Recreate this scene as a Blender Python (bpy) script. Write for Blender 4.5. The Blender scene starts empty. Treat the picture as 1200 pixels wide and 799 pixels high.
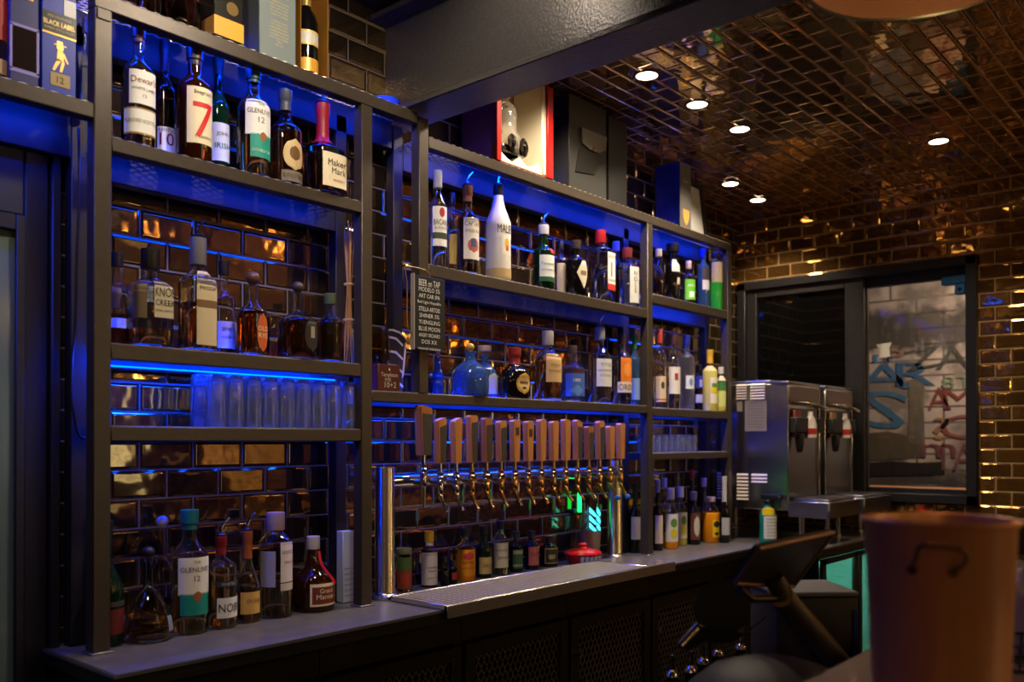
import bpy, bmesh, math, random
from mathutils import Vector, Matrix
R = math.radians
random.seed(7)
scene = bpy.context.scene
COL = scene.collection
# ------------------------------------------------------------------ camera
F, CX, HZ, PITCH = 1040.0, 600.0, 517.0, R(0.4)
PSI = math.atan2(1040.0, 906.0)
ZC = 1.45                       # eye height
vc = HZ - F * math.tan(PITCH)
cam_d = bpy.data.cameras.new('camera')
cam_d.sensor_width = 36.0
cam_d.lens = F / 1200.0 * 36.0
cam_d.shift_y = (vc - 399.5) / 1200.0
cam_d.dof.use_dof = True
cam_d.dof.focus_distance = 2.75
cam_d.dof.aperture_fstop = 2.6
cam_d.clip_start = 0.05
cam = bpy.data.objects.new('camera', cam_d)
cam.location = (0, 0, ZC)
cam.rotation_euler = (R(90) + PITCH, 0, -PSI)
COL.objects.link(cam)
scene.camera = cam
CM = cam.rotation_euler.to_matrix()
EYE = Vector((0, 0, ZC))

def ray(u, v):
    return CM @ Vector(((u - CX) / F, (vc - v) / F, -1.0))
def onY(u, v, Y):
    d = ray(u, v); return EYE + d * (Y / d.y)
def onX(u, v, X):
    d = ray(u, v); return EYE + d * (X / d.x)
def onZ(u, v, Z):
    d = ray(u, v); return EYE + d * ((Z - ZC) / d.z)
def depth(p):
    return (p - EYE).dot(Vector((math.sin(PSI), math.cos(PSI), 0)))

# ------------------------------------------------------------------ materials
def lin(c):
    def f(x):
        x /= 255.0
        return x / 12.92 if x <= .04045 else ((x + .055) / 1.055) ** 2.4
    return (f(c[0]), f(c[1]), f(c[2]), 1.0)

def newmat(name):
    m = bpy.data.materials.new(name); m.use_nodes = True
    return m, m.node_tree, m.node_tree.nodes['Principled BSDF']

def mat(name, col, rough=.5, metal=0.0, trans=0.0, ior=1.45, noise=0.0, nscale=30.0, bump=0.0, coat=0.0, emit=None, estr=0.0, spec=.5, stretch=None):
    m, nt, b = newmat(name)
    c = lin(col)
    b.inputs['Base Color'].default_value = c
    b.inputs['Roughness'].default_value = rough
    b.inputs['Metallic'].default_value = metal
    b.inputs['Transmission Weight'].default_value = trans
    b.inputs['IOR'].default_value = ior
    b.inputs['Coat Weight'].default_value = coat
    b.inputs['Specular IOR Level'].default_value = spec
    if emit is not None:
        b.inputs['Emission Color'].default_value = lin(emit)
        b.inputs['Emission Strength'].default_value = estr
    if noise > 0 or bump > 0:
        tc = nt.nodes.new('ShaderNodeTexCoord')
        mp = nt.nodes.new('ShaderNodeMapping')
        if stretch: mp.inputs['Scale'].default_value = stretch
        n = nt.nodes.new('ShaderNodeTexNoise')
        n.inputs['Scale'].default_value = nscale
        n.inputs['Detail'].default_value = 5
        nt.links.new(tc.outputs['Object'], mp.inputs['Vector'])
        nt.links.new(mp.outputs['Vector'], n.inputs['Vector'])
        if noise > 0:
            mx = nt.nodes.new('ShaderNodeMix'); mx.data_type = 'RGBA'
            mx.inputs['A'].default_value = tuple(x * (1 - noise) for x in c[:3]) + (1,)
            mx.inputs['B'].default_value = tuple(min(1, x * (1 + noise)) for x in c[:3]) + (1,)
            nt.links.new(n.outputs['Fac'], mx.inputs['Factor'])
            nt.links.new(mx.outputs['Result'], b.inputs['Base Color'])
        if bump > 0:
            bp = nt.nodes.new('ShaderNodeBump'); bp.inputs['Strength'].default_value = bump
            bp.inputs['Distance'].default_value = .002
            nt.links.new(n.outputs['Fac'], bp.inputs['Height'])
            nt.links.new(bp.outputs['Normal'], b.inputs['Normal'])
    return m

def tile_mat(name, ax, col, dark, off=(0, 0), w=.154, h=.077, metal=.62, grout=(150, 132, 106), tilt=.04, rough=.05):
    """glossy antique-mirror subway tile; ax = the two world axes of the surface"""
    m, nt, b = newmat(name)
    N, L = nt.nodes, nt.links
    tc = N.new('ShaderNodeTexCoord'); sp = N.new('ShaderNodeSeparateXYZ'); cb = N.new('ShaderNodeCombineXYZ')
    L.new(tc.outputs['Object'], sp.inputs[0])
    for k in (0, 1):
        ad = N.new('ShaderNodeMath'); ad.operation = 'ADD'; ad.inputs[1].default_value = off[k] + 20.02
        L.new(sp.outputs[ax[k]], ad.inputs[0]); L.new(ad.outputs[0], cb.inputs[k])
    br = N.new('ShaderNodeTexBrick')
    br.offset = .5
    br.inputs['Color1'].default_value = (0, 0, 0, 1); br.inputs['Color2'].default_value = (1, 1, 1, 1)
    br.inputs['Mortar'].default_value = (.5, .5, .5, 1)
    br.inputs['Scale'].default_value = 1.0
    br.inputs['Mortar Size'].default_value = .0028
    br.inputs['Mortar Smooth'].default_value = .2
    br.inputs['Brick Width'].default_value = w; br.inputs['Row Height'].default_value = h
    L.new(cb.outputs[0], br.inputs['Vector'])
    wn = N.new('ShaderNodeTexWhiteNoise'); wn.noise_dimensions = '1D'
    L.new(br.outputs['Color'], wn.inputs['W'])
    sb = N.new('ShaderNodeVectorMath'); sb.operation = 'SUBTRACT'; sb.inputs[1].default_value = (.5, .5, .5)
    L.new(wn.outputs['Color'], sb.inputs[0])
    sc = N.new('ShaderNodeVectorMath'); sc.operation = 'SCALE'; sc.inputs['Scale'].default_value = tilt
    L.new(sb.outputs[0], sc.inputs[0])
    ge = N.new('ShaderNodeNewGeometry')
    ad = N.new('ShaderNodeVectorMath'); ad.operation = 'ADD'
    L.new(ge.outputs['Normal'], ad.inputs[0]); L.new(sc.outputs[0], ad.inputs[1])
    # slow waviness of the glaze
    nz = N.new('ShaderNodeTexNoise'); nz.inputs['Scale'].default_value = 9; nz.inputs['Detail'].default_value = 2
    L.new(tc.outputs['Object'], nz.inputs['Vector'])
    nrm = N.new('ShaderNodeVectorMath'); nrm.operation = 'NORMALIZE'; L.new(ad.outputs[0], nrm.inputs[0])
    bp0 = N.new('ShaderNodeBump'); bp0.inputs['Strength'].default_value = .22; bp0.inputs['Distance'].default_value = .01
    L.new(nz.outputs['Fac'], bp0.inputs['Height']); L.new(nrm.outputs[0], bp0.inputs['Normal'])
    # bevelled edge of every tile
    br2 = N.new('ShaderNodeTexBrick'); br2.offset = .5
    br2.inputs['Scale'].default_value = 1.0; br2.inputs['Mortar Size'].default_value = .0105
    br2.inputs['Mortar Smooth'].default_value = 1.0
    br2.inputs['Brick Width'].default_value = w; br2.inputs['Row Height'].default_value = h
    L.new(cb.outputs[0], br2.inputs['Vector'])
    iv = N.new('ShaderNodeMath'); iv.operation = 'SUBTRACT'; iv.inputs[0].default_value = 1.0
    L.new(br2.outputs['Fac'], iv.inputs[1])
    bp = N.new('ShaderNodeBump'); bp.inputs['Strength'].default_value = .9; bp.inputs['Distance'].default_value = .003
    L.new(iv.outputs[0], bp.inputs['Height']); L.new(bp0.outputs['Normal'], bp.inputs['Normal'])
    # tile colour: mottled amber
    n2 = N.new('ShaderNodeTexNoise'); n2.inputs['Scale'].default_value = 14; n2.inputs['Detail'].default_value = 4
    L.new(tc.outputs['Object'], n2.inputs['Vector'])
    mx = N.new('ShaderNodeMix'); mx.data_type = 'RGBA'
    mx.inputs['A'].default_value = lin(dark); mx.inputs['B'].default_value = lin(col)
    mm = N.new('ShaderNodeMath'); mm.operation = 'MULTIPLY_ADD'; mm.inputs[1].default_value = .6
    L.new(n2.outputs['Fac'], mm.inputs[0])
    m2 = N.new('ShaderNodeMath'); m2.operation = 'MULTIPLY'; m2.inputs[1].default_value = .45
    L.new(wn.outputs['Value'], m2.inputs[0]); L.new(m2.outputs[0], mm.inputs[2])
    L.new(mm.outputs[0], mx.inputs['Factor'])
    mg = N.new('ShaderNodeMix'); mg.data_type = 'RGBA'
    L.new(br.outputs['Fac'], mg.inputs['Factor']); L.new(mx.outputs['Result'], mg.inputs['A'])
    mg.inputs['B'].default_value = lin(grout)
    L.new(mg.outputs['Result'], b.inputs['Base Color'])
    mr = N.new('ShaderNodeMapRange'); mr.inputs['To Min'].default_value = rough; mr.inputs['To Max'].default_value = .75
    L.new(br.outputs['Fac'], mr.inputs['Value']); L.new(mr.outputs[0], b.inputs['Roughness'])
    me = N.new('ShaderNodeMapRange'); me.inputs['To Min'].default_value = metal; me.inputs['To Max'].default_value = .15
    L.new(br.outputs['Fac'], me.inputs['Value']); L.new(me.outputs[0], b.inputs['Metallic'])
    L.new(bp.outputs['Normal'], b.inputs['Normal'])
    return m

def emis(name, col, s):
    m = bpy.data.materials.new(name); m.use_nodes = True
    nt = m.node_tree; nt.nodes.clear()
    e = nt.nodes.new('ShaderNodeEmission'); o = nt.nodes.new('ShaderNodeOutputMaterial')
    e.inputs[0].default_value = lin(col); e.inputs[1].default_value = s
    nt.links.new(e.outputs[0], o.inputs[0])
    return m

M = {}
M['steel'] = mat('raw_brown_steel', (68, 60, 51), .42, .35, noise=.25, nscale=40, bump=.05)
M['steel_dk'] = mat('dark_brown_steel', (42, 39, 38), .5, .5, noise=.25, nscale=30)
M['black_steel'] = mat('black_painted_steel', (34, 33, 34), .38, .3, noise=.3, nscale=60, bump=.25)
M['beam'] = mat('textured_black_beam', (82, 78, 76), .36, .5, noise=.4, nscale=120, bump=.8)
M['mesh'] = mat('expanded_metal', (190, 182, 170), .4, .5)
M['mesh_dk'] = mat('dark_expanded_metal', (100, 90, 80), .45, .4)
M['stainless'] = mat('brushed_stainless', (190, 186, 180), .22, 1.0, noise=.12, nscale=8, stretch=(1, 1, 60))
M['stainless_b'] = mat('brushed_stainless_front', (150, 152, 158), .28, 1.0, noise=.12, nscale=8, stretch=(60, 1, 1))
M['chrome'] = mat('polished_chrome', (215, 212, 205), .08, 1.0)
M['brass'] = mat('polished_brass', (214, 170, 100), .16, 1.0)
M['tray'] = mat('drip_tray_steel', (206, 196, 186), .26, .9)
M['stone'] = mat('dark_grey_worktop', (92, 88, 88), .32, 0, noise=.55, nscale=22, bump=.12)
M['edge'] = mat('worktop_edge_metal', (150, 146, 142), .3, .8)
M['wood'] = mat('oiled_wood', (182, 120, 62), .45, 0, noise=.4, nscale=14, stretch=(9, 9, 1), bump=.1)
M['wood2'] = mat('reddish_wood', (158, 100, 52), .45, 0, noise=.4, nscale=16, stretch=(10, 10, 1), bump=.1)
M['slate'] = mat('dark_slate_face', (62, 56, 52), .6, 0, noise=.2, nscale=60)
M['bar_wood'] = mat('bar_top_wood', (122, 88, 62), .35, 0, noise=.35, nscale=10, stretch=(.6, 9, 9), bump=.06, coat=.3)
M['bar_dark'] = mat('bar_front_dark', (30, 26, 24), .6)
M['cab'] = mat('cabinet_black', (26, 24, 23), .45, .2, noise=.2, nscale=50)
M['cab_in'] = mat('cabinet_inside', (20, 16, 14), .8)
M['floor'] = mat('dark_floor', (34, 29, 26), .4, 0, noise=.3, nscale=4)
M['room'] = mat('dark_room_wall', (120, 84, 54), .7, 0, noise=.3, nscale=3)
M['blackceil'] = mat('black_ceiling_paint', (22, 22, 26), .6, 0, noise=.2, nscale=10)
M['blk'] = mat('black_plastic', (20, 20, 22), .35)
M['blk_m'] = mat('matte_black', (18, 18, 19), .6)
M['blk_g'] = mat('black_gloss', (10, 10, 12), .12)
M['white'] = mat('white_plastic', (222, 220, 214), .4)
M['led'] = emis('blue_led', (14, 66, 255), 22.0)
M['lens'] = emis('downlight_lens', (255, 226, 184), 9.0)
M['bulb'] = emis('warm_bulb', (255, 196, 130), 13.0)
M['day'] = emis('daylight_pane', (226, 230, 214), 3.2)
# glass + liquids
def glass(name, col, rough=0.0, ior=1.45):
    return mat(name, col, rough, 0, 1.0, ior)
G = {'tumbler': mat('washed_tumbler_glass', (240, 248, 255), .05, 0, .95), 'clear': glass('clear_glass', (250, 252, 250)), 'green': glass('green_glass', (60, 150, 80)), 'dkgreen': mat('dark_green_glass', (10, 42, 22), .06, 0, .35),
     'brown': glass('brown_glass', (170, 96, 40)), 'black': mat('near_black_glass', (14, 11, 10), .05, 0, .1), 'navy': mat('navy_glass', (16, 24, 70), .06, 0, .4),
     'blue': mat('blue_tinted_glass', (130, 186, 255), 0, 0, .92), 'frost': glass('frosted_glass', (222, 228, 236), .32), 'white': mat('white_ceramic_gloss', (226, 222, 210), .25, coat=.4),  # blue: LED glow put into the colour of clear bottle glass
     'amberg': mat('dark_amber_glass', (62, 26, 8), .05, 0, .6)}
LQ = {'amber': mat('amber_spirit', (246, 178, 96), 0, 0, 1, 1.36), 'dark': mat('dark_spirit', (172, 94, 42), 0, 0, 1, 1.36), 'gold': mat('golden_spirit', (254, 228, 168), 0, 0, 1, 1.36),
      'water': mat('clear_spirit', (246, 249, 252), 0, 0, 1, 1.34), 'yellow': mat('cloudy_yellow_liqueur', (226, 212, 110), .15, 0, .25, 1.4), 'orange': mat('orange_juice', (240, 150, 20), .15, 0, .1, 1.4),
      'green': mat('green_liqueur', (50, 180, 60), .08, 0, .4, 1.4), 'red': mat('red_spirit', (190, 40, 24), 0, 0, 1, 1.36), 'sky': mat('pale_blue_spirit', (150, 196, 255), .05, 0, .9, 1.34),  # sky: blue LED glow put into the colour of clear spirit
      'pink': mat('rosy_spirit', (214, 110, 70), 0, 0, 1, 1.36)}
_mc = {}
def cm(col, rough=.5, metal=0.0):
    k = (tuple(col), rough, metal)
    if k not in _mc:
        _mc[k] = mat('paint_%d_%d_%d_%d' % (col[0], col[1], col[2], int(rough * 100 + metal * 10)), col, rough, metal)
    return _mc[k]

# ------------------------------------------------------------------ object helpers
def tag(o, label=None, cat=None, group=None, kind=None):
    if label: o['label'] = label
    if cat: o['category'] = cat
    if group: o['group'] = group
    if kind: o['kind'] = kind
    return o
def root(name, label, cat, loc, rz=0.0, group=None):
    o = bpy.data.objects.new(name, None); COL.objects.link(o)
    o.location = loc; o.rotation_euler = (0, 0, rz); o.empty_display_size = .02
    return tag(o, label, cat, group)
def copy_tree(o, parent=None):
    c = o.copy(); COL.objects.link(c); c.parent = parent
    for ch in list(o.children): copy_tree(ch, c)
    return c

class MB:
    def __init__(s): s.v = []; s.f = []
    def add(s, vs, fs):
        n = len(s.v); s.v += [tuple(x) for x in vs]; s.f += [tuple(i + n for i in f) for f in fs]; return s
    def box(s, a, b, bev=0.0, seg=1):
        x0, y0, z0 = (min(a[i], b[i]) for i in range(3)); x1, y1, z1 = (max(a[i], b[i]) for i in range(3))
        if bev <= 0:
            return s.add([(x0, y0, z0), (x1, y0, z0), (x1, y1, z0), (x0, y1, z0), (x0, y0, z1), (x1, y0, z1), (x1, y1, z1), (x0, y1, z1)],
                         [(0, 3, 2, 1), (4, 5, 6, 7), (0, 1, 5, 4), (1, 2, 6, 5), (2, 3, 7, 6), (3, 0, 4, 7)])
        bm = bmesh.new(); bmesh.ops.create_cube(bm, size=1)
        for v in bm.verts: v.co = Vector(((x0 + x1) / 2 + v.co.x * (x1 - x0), (y0 + y1) / 2 + v.co.y * (y1 - y0), (z0 + z1) / 2 + v.co.z * (z1 - z0)))
        bmesh.ops.bevel(bm, geom=bm.edges[:], offset=bev, segments=seg, affect='EDGES', profile=.5)
        bm.verts.index_update()
        s.add([v.co[:] for v in bm.verts], [[v.index for v in f.verts] for f in bm.faces]); bm.free(); return s
    def lathe(s, prof, seg=32, c=(0, 0, 0), closed=False, axis=None):
        """prof: (r, z) from bottom to top on the outside; r = 0 ends close"""
        vs = []; idx = []
        for r, z in prof:
            if r < 1e-6: idx.append([len(vs)] * seg); vs.append((c[0], c[1], c[2] + z))
            else:
                idx.append([len(vs) + k for k in range(seg)])
                vs += [(c[0] + r * math.cos(2 * math.pi * k / seg), c[1] + r * math.sin(2 * math.pi * k / seg), c[2] + z) for k in range(seg)]
        fs = []
        rng = range(len(prof) if closed else len(prof) - 1)
        for i in rng:
            a, b = idx[i], idx[(i + 1) % len(prof)]
            for k in range(seg):
                k2 = (k + 1) % seg
                q = []
                for t in (a[k], a[k2], b[k2], b[k]):
                    if t not in q: q.append(t)
                if len(q) > 2: fs.append(q)
        if axis is not None:
            q = Vector((0, 0, 1)).rotation_difference(Vector(axis).normalized()); cc = Vector(c)
            vs = [tuple(q @ (Vector(v) - cc) + cc) for v in vs]
        return s.add(vs, fs)
    def cyl(s, a, b, r, r2=None, seg=20):
        a = Vector(a); b = Vector(b); r2 = r if r2 is None else r2
        return s.lathe([(0, 0), (r, 0), (r2, (b - a).length), (0, (b - a).length)], seg, tuple(a), axis=(b - a))
    def tube(s, pts, r, seg=8, closed=False):
        pts = [Vector(p) for p in pts]; n = len(pts); vs = []; fs = []; prev = None
        for i, p in enumerate(pts):
            if closed: t = (pts[(i + 1) % n] - pts[i - 1]).normalized()
            else: t = (pts[min(i + 1, n - 1)] - pts[max(i - 1, 0)]).normalized()
            if prev is None:
                u = t.cross(Vector((0, 0, 1)));
                if u.length < 1e-3: u = t.cross(Vector((1, 0, 0)))
                u.normalize()
            else:
                u = (prev - t * prev.dot(t)).normalized()
            prev = u; w = t.cross(u)
            rr = r[i] if isinstance(r, (list, tuple)) else r
            vs += [tuple(p + (u * math.cos(2 * math.pi * k / seg) + w * math.sin(2 * math.pi * k / seg)) * rr) for k in range(seg)]
        for i in range(n if closed else n - 1):
            a = i * seg; b = ((i + 1) % n) * seg
            for k in range(seg): fs.append((a + k, a + (k + 1) % seg, b + (k + 1) % seg, b + k))
        if not closed:
            fs.append(tuple(range(seg))[::-1]); fs.append(tuple((n - 1) * seg + k for k in range(seg)))
        return s.add(vs, fs)
    def prism(s, poly, y0, y1, pl='xz'):
        n = len(poly)
        def P(p, y):
            return {'xz': (p[0], y, p[1]), 'yz': (y, p[0], p[1]), 'xy': (p[0], p[1], y)}[pl]
        vs = [P(p, y0) for p in poly] + [P(p, y1) for p in poly]
        return s.add(vs, [tuple(range(n)), tuple(range(2 * n - 1, n - 1, -1))] + [(i, i + n, (i + 1) % n + n, (i + 1) % n) for i in range(n)])
    def build(s, name, m, parent=None, smooth=40, loc=None):
        me = bpy.data.meshes.new(name); me.from_pydata(s.v, [], s.f); me.validate()
        bm = bmesh.new(); bm.from_mesh(me); bmesh.ops.recalc_face_normals(bm, faces=bm.faces[:]); bm.to_mesh(me); bm.free()
        if smooth:
            me.polygons.foreach_set('use_smooth', [True] * len(me.polygons))
            me.set_sharp_from_angle(angle=R(smooth))
        me.materials.append(m)
        o = bpy.data.objects.new(name, me); COL.objects.link(o)
        if parent is not None: o.parent = parent
        if loc is not None: o.location = loc
        return o

# flat text as mesh data, cached
_tc = {}
def text_geo(s):
    if s not in _tc:
        cu = bpy.data.curves.new('lettering', 'FONT'); cu.body = s; cu.size = 1.0; cu.resolution_u = 2
        cu.align_x = 'CENTER'; cu.align_y = 'CENTER'
        ob = bpy.data.objects.new('lettering', cu); COL.objects.link(ob)
        bpy.context.view_layer.update()
        me = bpy.data.meshes.new_from_object(ob.evaluated_get(bpy.context.evaluated_depsgraph_get()))
        vs = [tuple(v.co) for v in me.vertices]; fs = [tuple(p.vertices) for p in me.polygons]
        bpy.data.objects.remove(ob); bpy.data.curves.remove(cu); bpy.data.meshes.remove(me)
        if vs:
            xs = [v[0] for v in vs]; ys = [v[1] for v in vs]
            cx = (min(xs) + max(xs)) / 2; cy = (min(ys) + max(ys)) / 2
            vs = [(v[0] - cx, v[1] - cy) for v in vs]
            _tc[s] = (vs, fs, max(xs) - min(xs), max(ys) - min(ys))
        else: _tc[s] = ([], [], 1, 1)
    return _tc[s]
def flat_text(mb, s, origin, ex, ez, h, wmax=None):
    """letters of cap height h on the plane origin + x*ex + y*ez"""
    vs, fs, w, hh = text_geo(s)
    k = h / max(hh, 1e-6); kx = k
    if wmax and w * k > wmax: kx = wmax / w
    o = Vector(origin); ex = Vector(ex); ez = Vector(ez)
    mb.add([tuple(o + ex * (x * kx) + ez * (y * k)) for x, y in vs], fs)

def lattice(mb, o, eu, ev, W, H, cw, ch, bar, th):
    """expanded metal: diamonds of real strands spanning W x H from o"""
    o = Vector(o); eu = Vector(eu); ev = Vector(ev); n = eu.cross(ev).normalized() * th
    nc = max(1, int(round(W / cw))); nr = max(1, int(round(H / ch))); cw = W / nc; ch = H / nr
    def seg(a, b):
        d = (b - a).normalized(); s = d.cross(n).normalized() * (bar / 2)
        mb.add([a - s, b - s, b + s, a + s, a - s + n, b - s + n, b + s + n, a + s + n], [(0, 1, 2, 3), (7, 6, 5, 4), (0, 4, 5, 1), (2, 6, 7, 3)])
    for r in range(nr):
        for c in range(nc):
            p = o + eu * (c * cw) + ev * (r * ch)
            L_ = p + ev * (ch / 2); R_ = p + eu * cw + ev * (ch / 2); B_ = p + eu * (cw / 2); T_ = B_ + ev * ch
            seg(L_, B_); seg(B_, R_); seg(R_, T_); seg(T_, L_)
DLP, SPL, SPB, GLB, ALY, EXPO = 48, 46, 12, 88.0, 28, 0.05
# ------------------------------------------------------------------ bottles
CLOUDY = ('yellow', 'orange', 'green')
OPAQUE = ('white', 'black', 'dkgreen', 'navy', 'amberg')
SEG = 36
class Shape:
    def __init__(s, H, r, pts, sq=2.0, asp=1.0, sh=.6):
        s.H, s.r, s.pts, s.sq, s.asp, s.sh = H, r, pts, sq, asp, sh
    def rad(s, h):
        p = s.pts
        if h <= p[0][0]: return p[0][1]
        for (h0, r0), (h1, r1) in zip(p, p[1:]):
            if h <= h1: return r0 + (r1 - r0) * (h - h0) / max(h1 - h0, 1e-9)
        return p[-1][1]
    def pt(s, th, h, off=0.0, inset=0.0):
        n = s.sq if h <= s.sh else 2.0 + (s.sq - 2.0) * max(0.0, 1 - (h - s.sh) / .12)
        asp = s.asp if h <= s.sh else 1 + (s.asp - 1) * max(0.0, 1 - (h - s.sh) / .14)
        c, q = math.cos(th), math.sin(th)
        k = (abs(c) ** n + abs(q) ** n) ** (-1.0 / n)
        R_ = max(s.rad(h) * s.r - inset, .0035)
        x, y = c * k * R_, q * k * R_ * asp
        d = math.hypot(x, y); f = (d + off) / d
        return (x * f, y * f, h * s.H)
def std_pts(sh, ne, rn, hc=.9, soft=1.0, waist=0.0, foot=.92):
    p = [(0, foot), (.004, foot + .04), (.015, 1.0)]
    if waist:
        for k in range(1, 8): p.append((.015 + (sh - .015) * k / 8, 1 - waist * math.sin(math.pi * k / 8)))
    p.append((sh, 1.0))
    for k in range(1, 10):
        t = k / 10.0
        c = (.5 + .5 * math.cos(math.pi * t)) ** soft
        p.append((sh + (ne - sh) * t, rn + (1 - rn) * c))
    p += [(ne, rn), (hc - .012, rn * .96), (hc - .01, rn * 1.14), (hc, rn * 1.14)]
    return p
def ringmesh(mb, shp, hs, inset=0.0):
    rings = []
    for h in hs:
        rings.append([shp.pt(2 * math.pi * k / SEG, h, 0, inset) for k in range(SEG)])
    return rings
def skin(mb, rings, cap0=True, cap1=True):
    vs = [p for r in rings for p in r]; fs = []
    for i in range(len(rings) - 1):
        for k in range(SEG):
            k2 = (k + 1) % SEG
            fs.append((i * SEG + k, i * SEG + k2, (i + 1) * SEG + k2, (i + 1) * SEG + k))
    if cap0: fs.append(tuple(range(SEG))[::-1])
    if cap1: fs.append(tuple((len(rings) - 1) * SEG + k for k in range(SEG)))
    mb.add(vs, fs)

def place(u, w, vt, Y, z):
    vb = HZ - F * (z - ZC) / depth(onY(u, HZ, Y))
    p = onY(u, (vb + vt) / 2, Y)
    H = onY(u, vt, Y).z - z
    r = w * depth(p) / F / 2
    return p.x, H, r

def bottle(name, label, u, w, vt, Y, z, sh=.58, ne=.74, rn=.36, sq=2.0, asp=1.0, pts=None, hc=.9, soft=1.0, waist=0.0, glass='clear',
           liq=None, cap=('screw', (20, 20, 22)), labels=(), pour=False, group=None, cat='bottle', rz=0.0, w_is_m=None, tilt=None, ribbon=None):
    x, H, r = place(u, w, vt, Y, z)
    if w_is_m: r = w_is_m / 2
    t = root(name, label, cat, (x, Y, z), R(rz), group)
    shp = Shape(H, r, pts or std_pts(sh, ne, rn, hc, soft, waist), sq, asp, sh)
    hs = [p[0] for p in shp.pts if p[0] <= hc + 1e-6]
    mb = MB(); g = G[glass]
    outer = ringmesh(mb, shp, hs)
    th = min(.0028, r * .09)
    if glass in OPAQUE:
        skin(mb, outer)
    elif liq and liq[0] in CLOUDY:
        # cloudy drink fills the bottle to the wall: the drink shows through as the wall itself, clear glass above it
        lv = liq[1]
        lo_ = [h for h in hs if h < lv - .004] + [lv]; up = [lv + .0005] + [h for h in hs if h > lv + .004]
        ml = MB(); skin(ml, ringmesh(ml, shp, lo_)); ml.build('liquid', LQ[liq[0]], t, 50); liq = None
        skin(mb, ringmesh(mb, shp, up) + ringmesh(mb, shp, list(reversed(up)), th), False, False)
    else:
        hb = .007 / H
        inner = ringmesh(mb, shp, [h for h in reversed(hs) if h > hb + .004] + [hb], th)
        skin(mb, outer + inner)
    mb.build('glass', g, t, 50)
    if liq:
        lm, lv = liq
        b0 = .0074 / H
        hl = [b0] + [h for h in hs if b0 + .01 < h < lv - .004] + [lv]
        ml = MB(); skin(ml, ringmesh(ml, shp, hl, th + .0005)); ml.build('liquid', LQ[lm], t, 50)
    rk = shp.rad(hc) * r
    z0 = hc * H; z1 = H; mc = MB(); kind = cap[0] if cap else None
    if kind == 'screw':
        mc.lathe([(0, z0 - .012), (rk * 1.06, z0 - .012), (rk * 1.1, z0 - .010), (rk * 1.1, z1 - .001), (rk * 1.02, z1), (0, z1)], 24)
    elif kind == 'wide':
        mc.lathe([(0, z0 - .002), (rk * 1.35, z0 - .002), (rk * 1.42, z0), (rk * 1.42, z1 - .002), (rk * 1.34, z1), (0, z1)], 24)
    elif kind == 'ball':
        hh = (z1 - z0) / 2
        mc.lathe([(0, z0 - .002)] + [(max(.0, math.sin(math.pi * k / 12)) * hh * 1.05 + (.004 if k < 2 else 0), z0 + hh - hh * math.cos(math.pi * k / 12)) for k in range(1, 12)] + [(0, z1)], 24)
    elif kind == 'foil':
        zf = cap[2] * H if len(cap) > 2 else (hc - .14) * H
        pr = [(0, zf - .0001)]
        for k in range(7):
            h = zf / H + (hc - zf / H) * k / 6
            pr.append((shp.rad(h) * r + .0012, h * H))
        pr += [(rk + .0016, z1 - .001), (rk, z1), (0, z1)]
        pr[0] = (shp.rad(zf / H) * r + .0002, zf - .0001)
        mc.lathe(pr, 24)
    if kind:
        mc.build('cap', cm(cap[1], .4, cap[3] if len(cap) > 3 else 0.0), t)
    if pour:
        # flow spout: rubber plug, slanted metal tube
        mp = MB(); a = R(200)
        mp.lathe([(0, z1 - .001), (rk * .95, z1 - .001), (rk * 1.05, z1 + .004), (rk * .6, z1 + .010), (0, z1 + .010)], 16)
        po = mp.build('pourer', M['blk'], t)
        mt = MB(); mt.tube([(0, 0, z1 + .008), (0, 0, z1 + .022), (.006, -.004, z1 + .036), (.018, -.010, z1 + .05)], [.0042, .004, .0034, .0028], 8)
        mt.build('spout', M['chrome'], po)
    turn = -math.degrees(math.atan2(x, Y)) + 20 if sq <= 3 else 0
    for lb in labels:
        lb = dict(lb); lb['a'] = lb.get('a', 0) + turn
        add_label(t, shp, r, H, lb)
    if ribbon:
        mr = MB(); a = R(ribbon[1] - 90)
        pts_ = [(.80, 0), (.72, .05), (.62, .12), (.52, .18), (.42, .22), (.36, .22)]
        for s_ in (0, 1):
            L_ = []
            for h, da in pts_:
                p = Vector(shp.pt(a + da, h, .003)); L_.append(p)
            n = len(L_); vs = []
            for p in L_: vs += [tuple(p + Vector((-.005, 0, 0))), tuple(p + Vector((.005, 0, 0))), tuple(p * 1.0 + Vector((.005, -.0012, 0))), tuple(p + Vector((-.005, -.0012, 0)))]
            if s_ == 0:
                mr.add(vs, [(4 * i + k, 4 * i + (k + 1) % 4, 4 * i + 4 + (k + 1) % 4, 4 * i + 4 + k) for i in range(n - 1) for k in range(4)] + [(0, 1, 2, 3), (4 * n - 1, 4 * n - 2, 4 * n - 3, 4 * n - 4)])
        mr.build('ribbon', cm(ribbon[0], .4), t)
    if tilt: t.rotation_euler = tilt
    return t

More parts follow.
